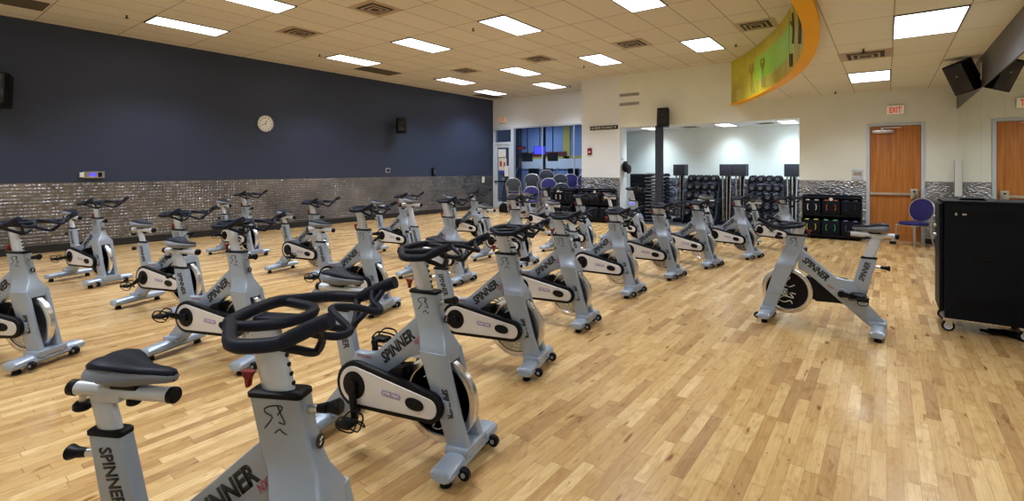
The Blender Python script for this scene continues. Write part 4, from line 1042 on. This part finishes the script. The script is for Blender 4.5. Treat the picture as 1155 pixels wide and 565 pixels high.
# ================================================================== ALCOVE
tag(MB().m(M['box_blue']).box((-5.01, YD+.02, 0), (-4.84, YD+.19, OZ), .004).m(M['baseboard']).box((-5.03, YD+.0, 0), (-4.82, YD+.21, .10)).build('square_post'), 'square black post under the header at the alcove opening', 'post')
def dumbbell_mesh():
    m = MB().m(M['metal']).cyl((0, -.09, 0), (0, .09, 0), .015, 10)
    return m
def build_dumbbell():
    t = thing('dumbbell', 'x', 'dumbbell')
    m = MB().m(M['metal']).cyl((0, -.08, 0), (0, .08, 0), .016, 10); m.build('grip', t)
    for s in (-1, 1):
        m = MB().m(M['dumb']); a, b = (s*.07, s*.165)
        m.lathe([(.0001, min(a, b)), (.080, min(a, b)), (.090, min(a, b)+.012), (.090, max(a, b)-.012), (.078, max(a, b)), (.052, max(a, b)), (.048, max(a, b)-.006), (.0001, max(a, b)-.006)] if s > 0 else
                [(.0001, a-.0), (.080, a), (.090, a-.012), (.090, b+.012), (.078, b), (.052, b), (.048, b+.006), (.0001, b+.006)], (0, 0, 0), 'y', 24)
        hd = m.build('weight_head', t)
    MB().m(M['saddle_grey']).lathe([(.040, -.1655), (.046, -.1655), (.046, -.160), (.040, -.160), (.040, -.1655)], (0, 0, 0), 'y', 20).build('end_ring', t)
    return t
db0 = build_dumbbell(); first = True
for ri, (x0, x1, rn) in enumerate(((-4.49, -3.68, 'left'), (-2.90, -2.12, 'right'))):
    t = thing('dumbbell_rack', 'black tiered rack full of round dumbbells, %s of the two in the alcove' % rn, 'dumbbell rack', ((x0+x1)/2, 14.2, 0), 0, None)
    h = (x1-x0)/2
    for s in (-1, 1):
        m = MB().m(M['dumb']); m.prism([(-.45, .0), (.30, .0), (.30, 1.22), (.10, 1.22), (-.35, .22), (-.45, .10)], s*(h+.02)-.02, s*(h+.02)+.02, 'x', .004)
        m.build('rack_side_frame', t)
    for k in range(5):
        z = .22 + k*.235; y = -.28 + k*.095
        MB().m(M['dumb']).box((-h, y-.13, z-.02), (h, y+.13, z), .003).build('shelf', t)
        for j in range(4):
            xx = (x0+x1)/2 - h + 2*h*(j+.5)/4
            d_ = db0 if first else copy_tree(db0); first = False
            d_.location = (xx, 14.2+y, z+.091)
            d_['label'] = 'black dumbbell, %s from left, %s shelf, %s alcove rack' % (['first', 'second', 'third', 'fourth'][j], ['lowest', 'second lowest', 'middle', 'second highest', 'top'][k], rn)
            d_['group'] = 'dumbbells on the alcove racks'
# silver columns with black square boxes
def box_stand(x, y, label, lean=0.0):
    t = thing('bar_stand', label, 'stand', (x, y, 0), 0, 'silver columns carrying black boxes')
    MB().m(M['dumb']).box((-.164, -.22, .0), (.164, .2, .10), .02).build('stand_base', t)
    for i, dx in enumerate((-.09, -.0, .08)):
        MB().m(M['chrome']).cyl((dx, -.10 + .03*(i % 2), .10), (dx*1.0 + .02*(i-1), -.05, 1.33), .022, 12).build('chrome_bar', t)
    MB().m(M['dumb']).box((-.06, .02, .10), (.06, .05, 1.33), .004).build('back_panel', t)
    MB().m(M['box_blue']).box((-.165, -.17, 1.315), (.165, .15, 1.635), .012).build('square_box', t)
for x, lb in ((-4.72, 'silver column with square black box on top, left end of the alcove racks'), (-3.457, 'silver column with square black box on top, left one of the middle pair'), (-3.115, 'silver column with square black box on top, right one of the middle pair'), (-1.90, 'silver column with square black box on top, right end of the alcove racks')):
    box_stand(x, 14.28, lb)
# step platforms
def step():
    t = thing('step_platform', 'x', 'step platform', group='black step platforms stacked in the alcove')
    m = MB().m(M['cab']).box((-.28, -.2, .02), (.28, .2, .085), .015); m.build('platform_top', t)
    MB().m(M['dumb']).box((-.30, -.205, .0), (-.2, .205, .045), .01).box((.2, -.205, .0), (.30, .205, .045), .01).m(M['frame_grey']).box((-.285, -.206, .058), (.285, -.2, .066)).build('platform_feet', t)
    return t
s0 = step()
for k in range(14):
    c = s0 if k == 0 else copy_tree(s0)
    c.location = (-5.25 + .012*math.sin(k*2.1), 13.85, .0995*k); c['label'] = 'black step platform, %s in the stack behind the black post' % (['bottom', 'second', 'third', 'fourth', 'fifth', 'sixth', 'seventh', 'eighth', 'ninth', 'tenth', 'eleventh', 'twelfth', 'thirteenth', 'topmost'][k])
t = thing('storage_locker', 'tall dark locker in the alcove left of the step stack', 'locker', (-5.80, 14.0, 0))
MB().m(M['dumb']).box((-.24, -.25, 0), (.22, .25, 1.36), .01).build('locker_body', t)
m = MB().m(M['cab'])
for i in range(10): m.box((-.22, -.262, .10+i*.125), (.20, -.248, .19+i*.125), .006)
m.build('locker_shelves', t)
t = thing('boxing_pads', 'black rounded pads hanging on the white alcove jamb', 'training pads', (OX0, YD+.22, 1.55))
MB().m(M['black']).lathe([(.0001, .02), (.13, .02), (.16, .05), (.16, .10), (.12, .13), (.0001, .13)], (0, 0, 0.02), 'x', 28).build('pad', t)
MB().m(M['black']).lathe([(.0001, .13), (.10, .13), (.13, .16), (.12, .21), (.0001, .22)], (0, -.03, -.05), 'x', 28).build('pad', t)
MB().m(M['white']).box((.04, -.04, -.27), (.10, .03, -.17), .01).m(M['metal']).cyl((0, 0, .12), (.16, 0, .12), .012, 8).build('hook_tag', t)
tag(MB().m(M['white']).box((0, -.06, -.04), (.006, .06, .04)).m(M['badge']).box((.006, -.05, -.025), (.008, .05, .025)).build('small_notice', loc=(OX0+.001, YD+.15, 1.79)), 'tiny blue and white notice on the alcove jamb', 'notice')
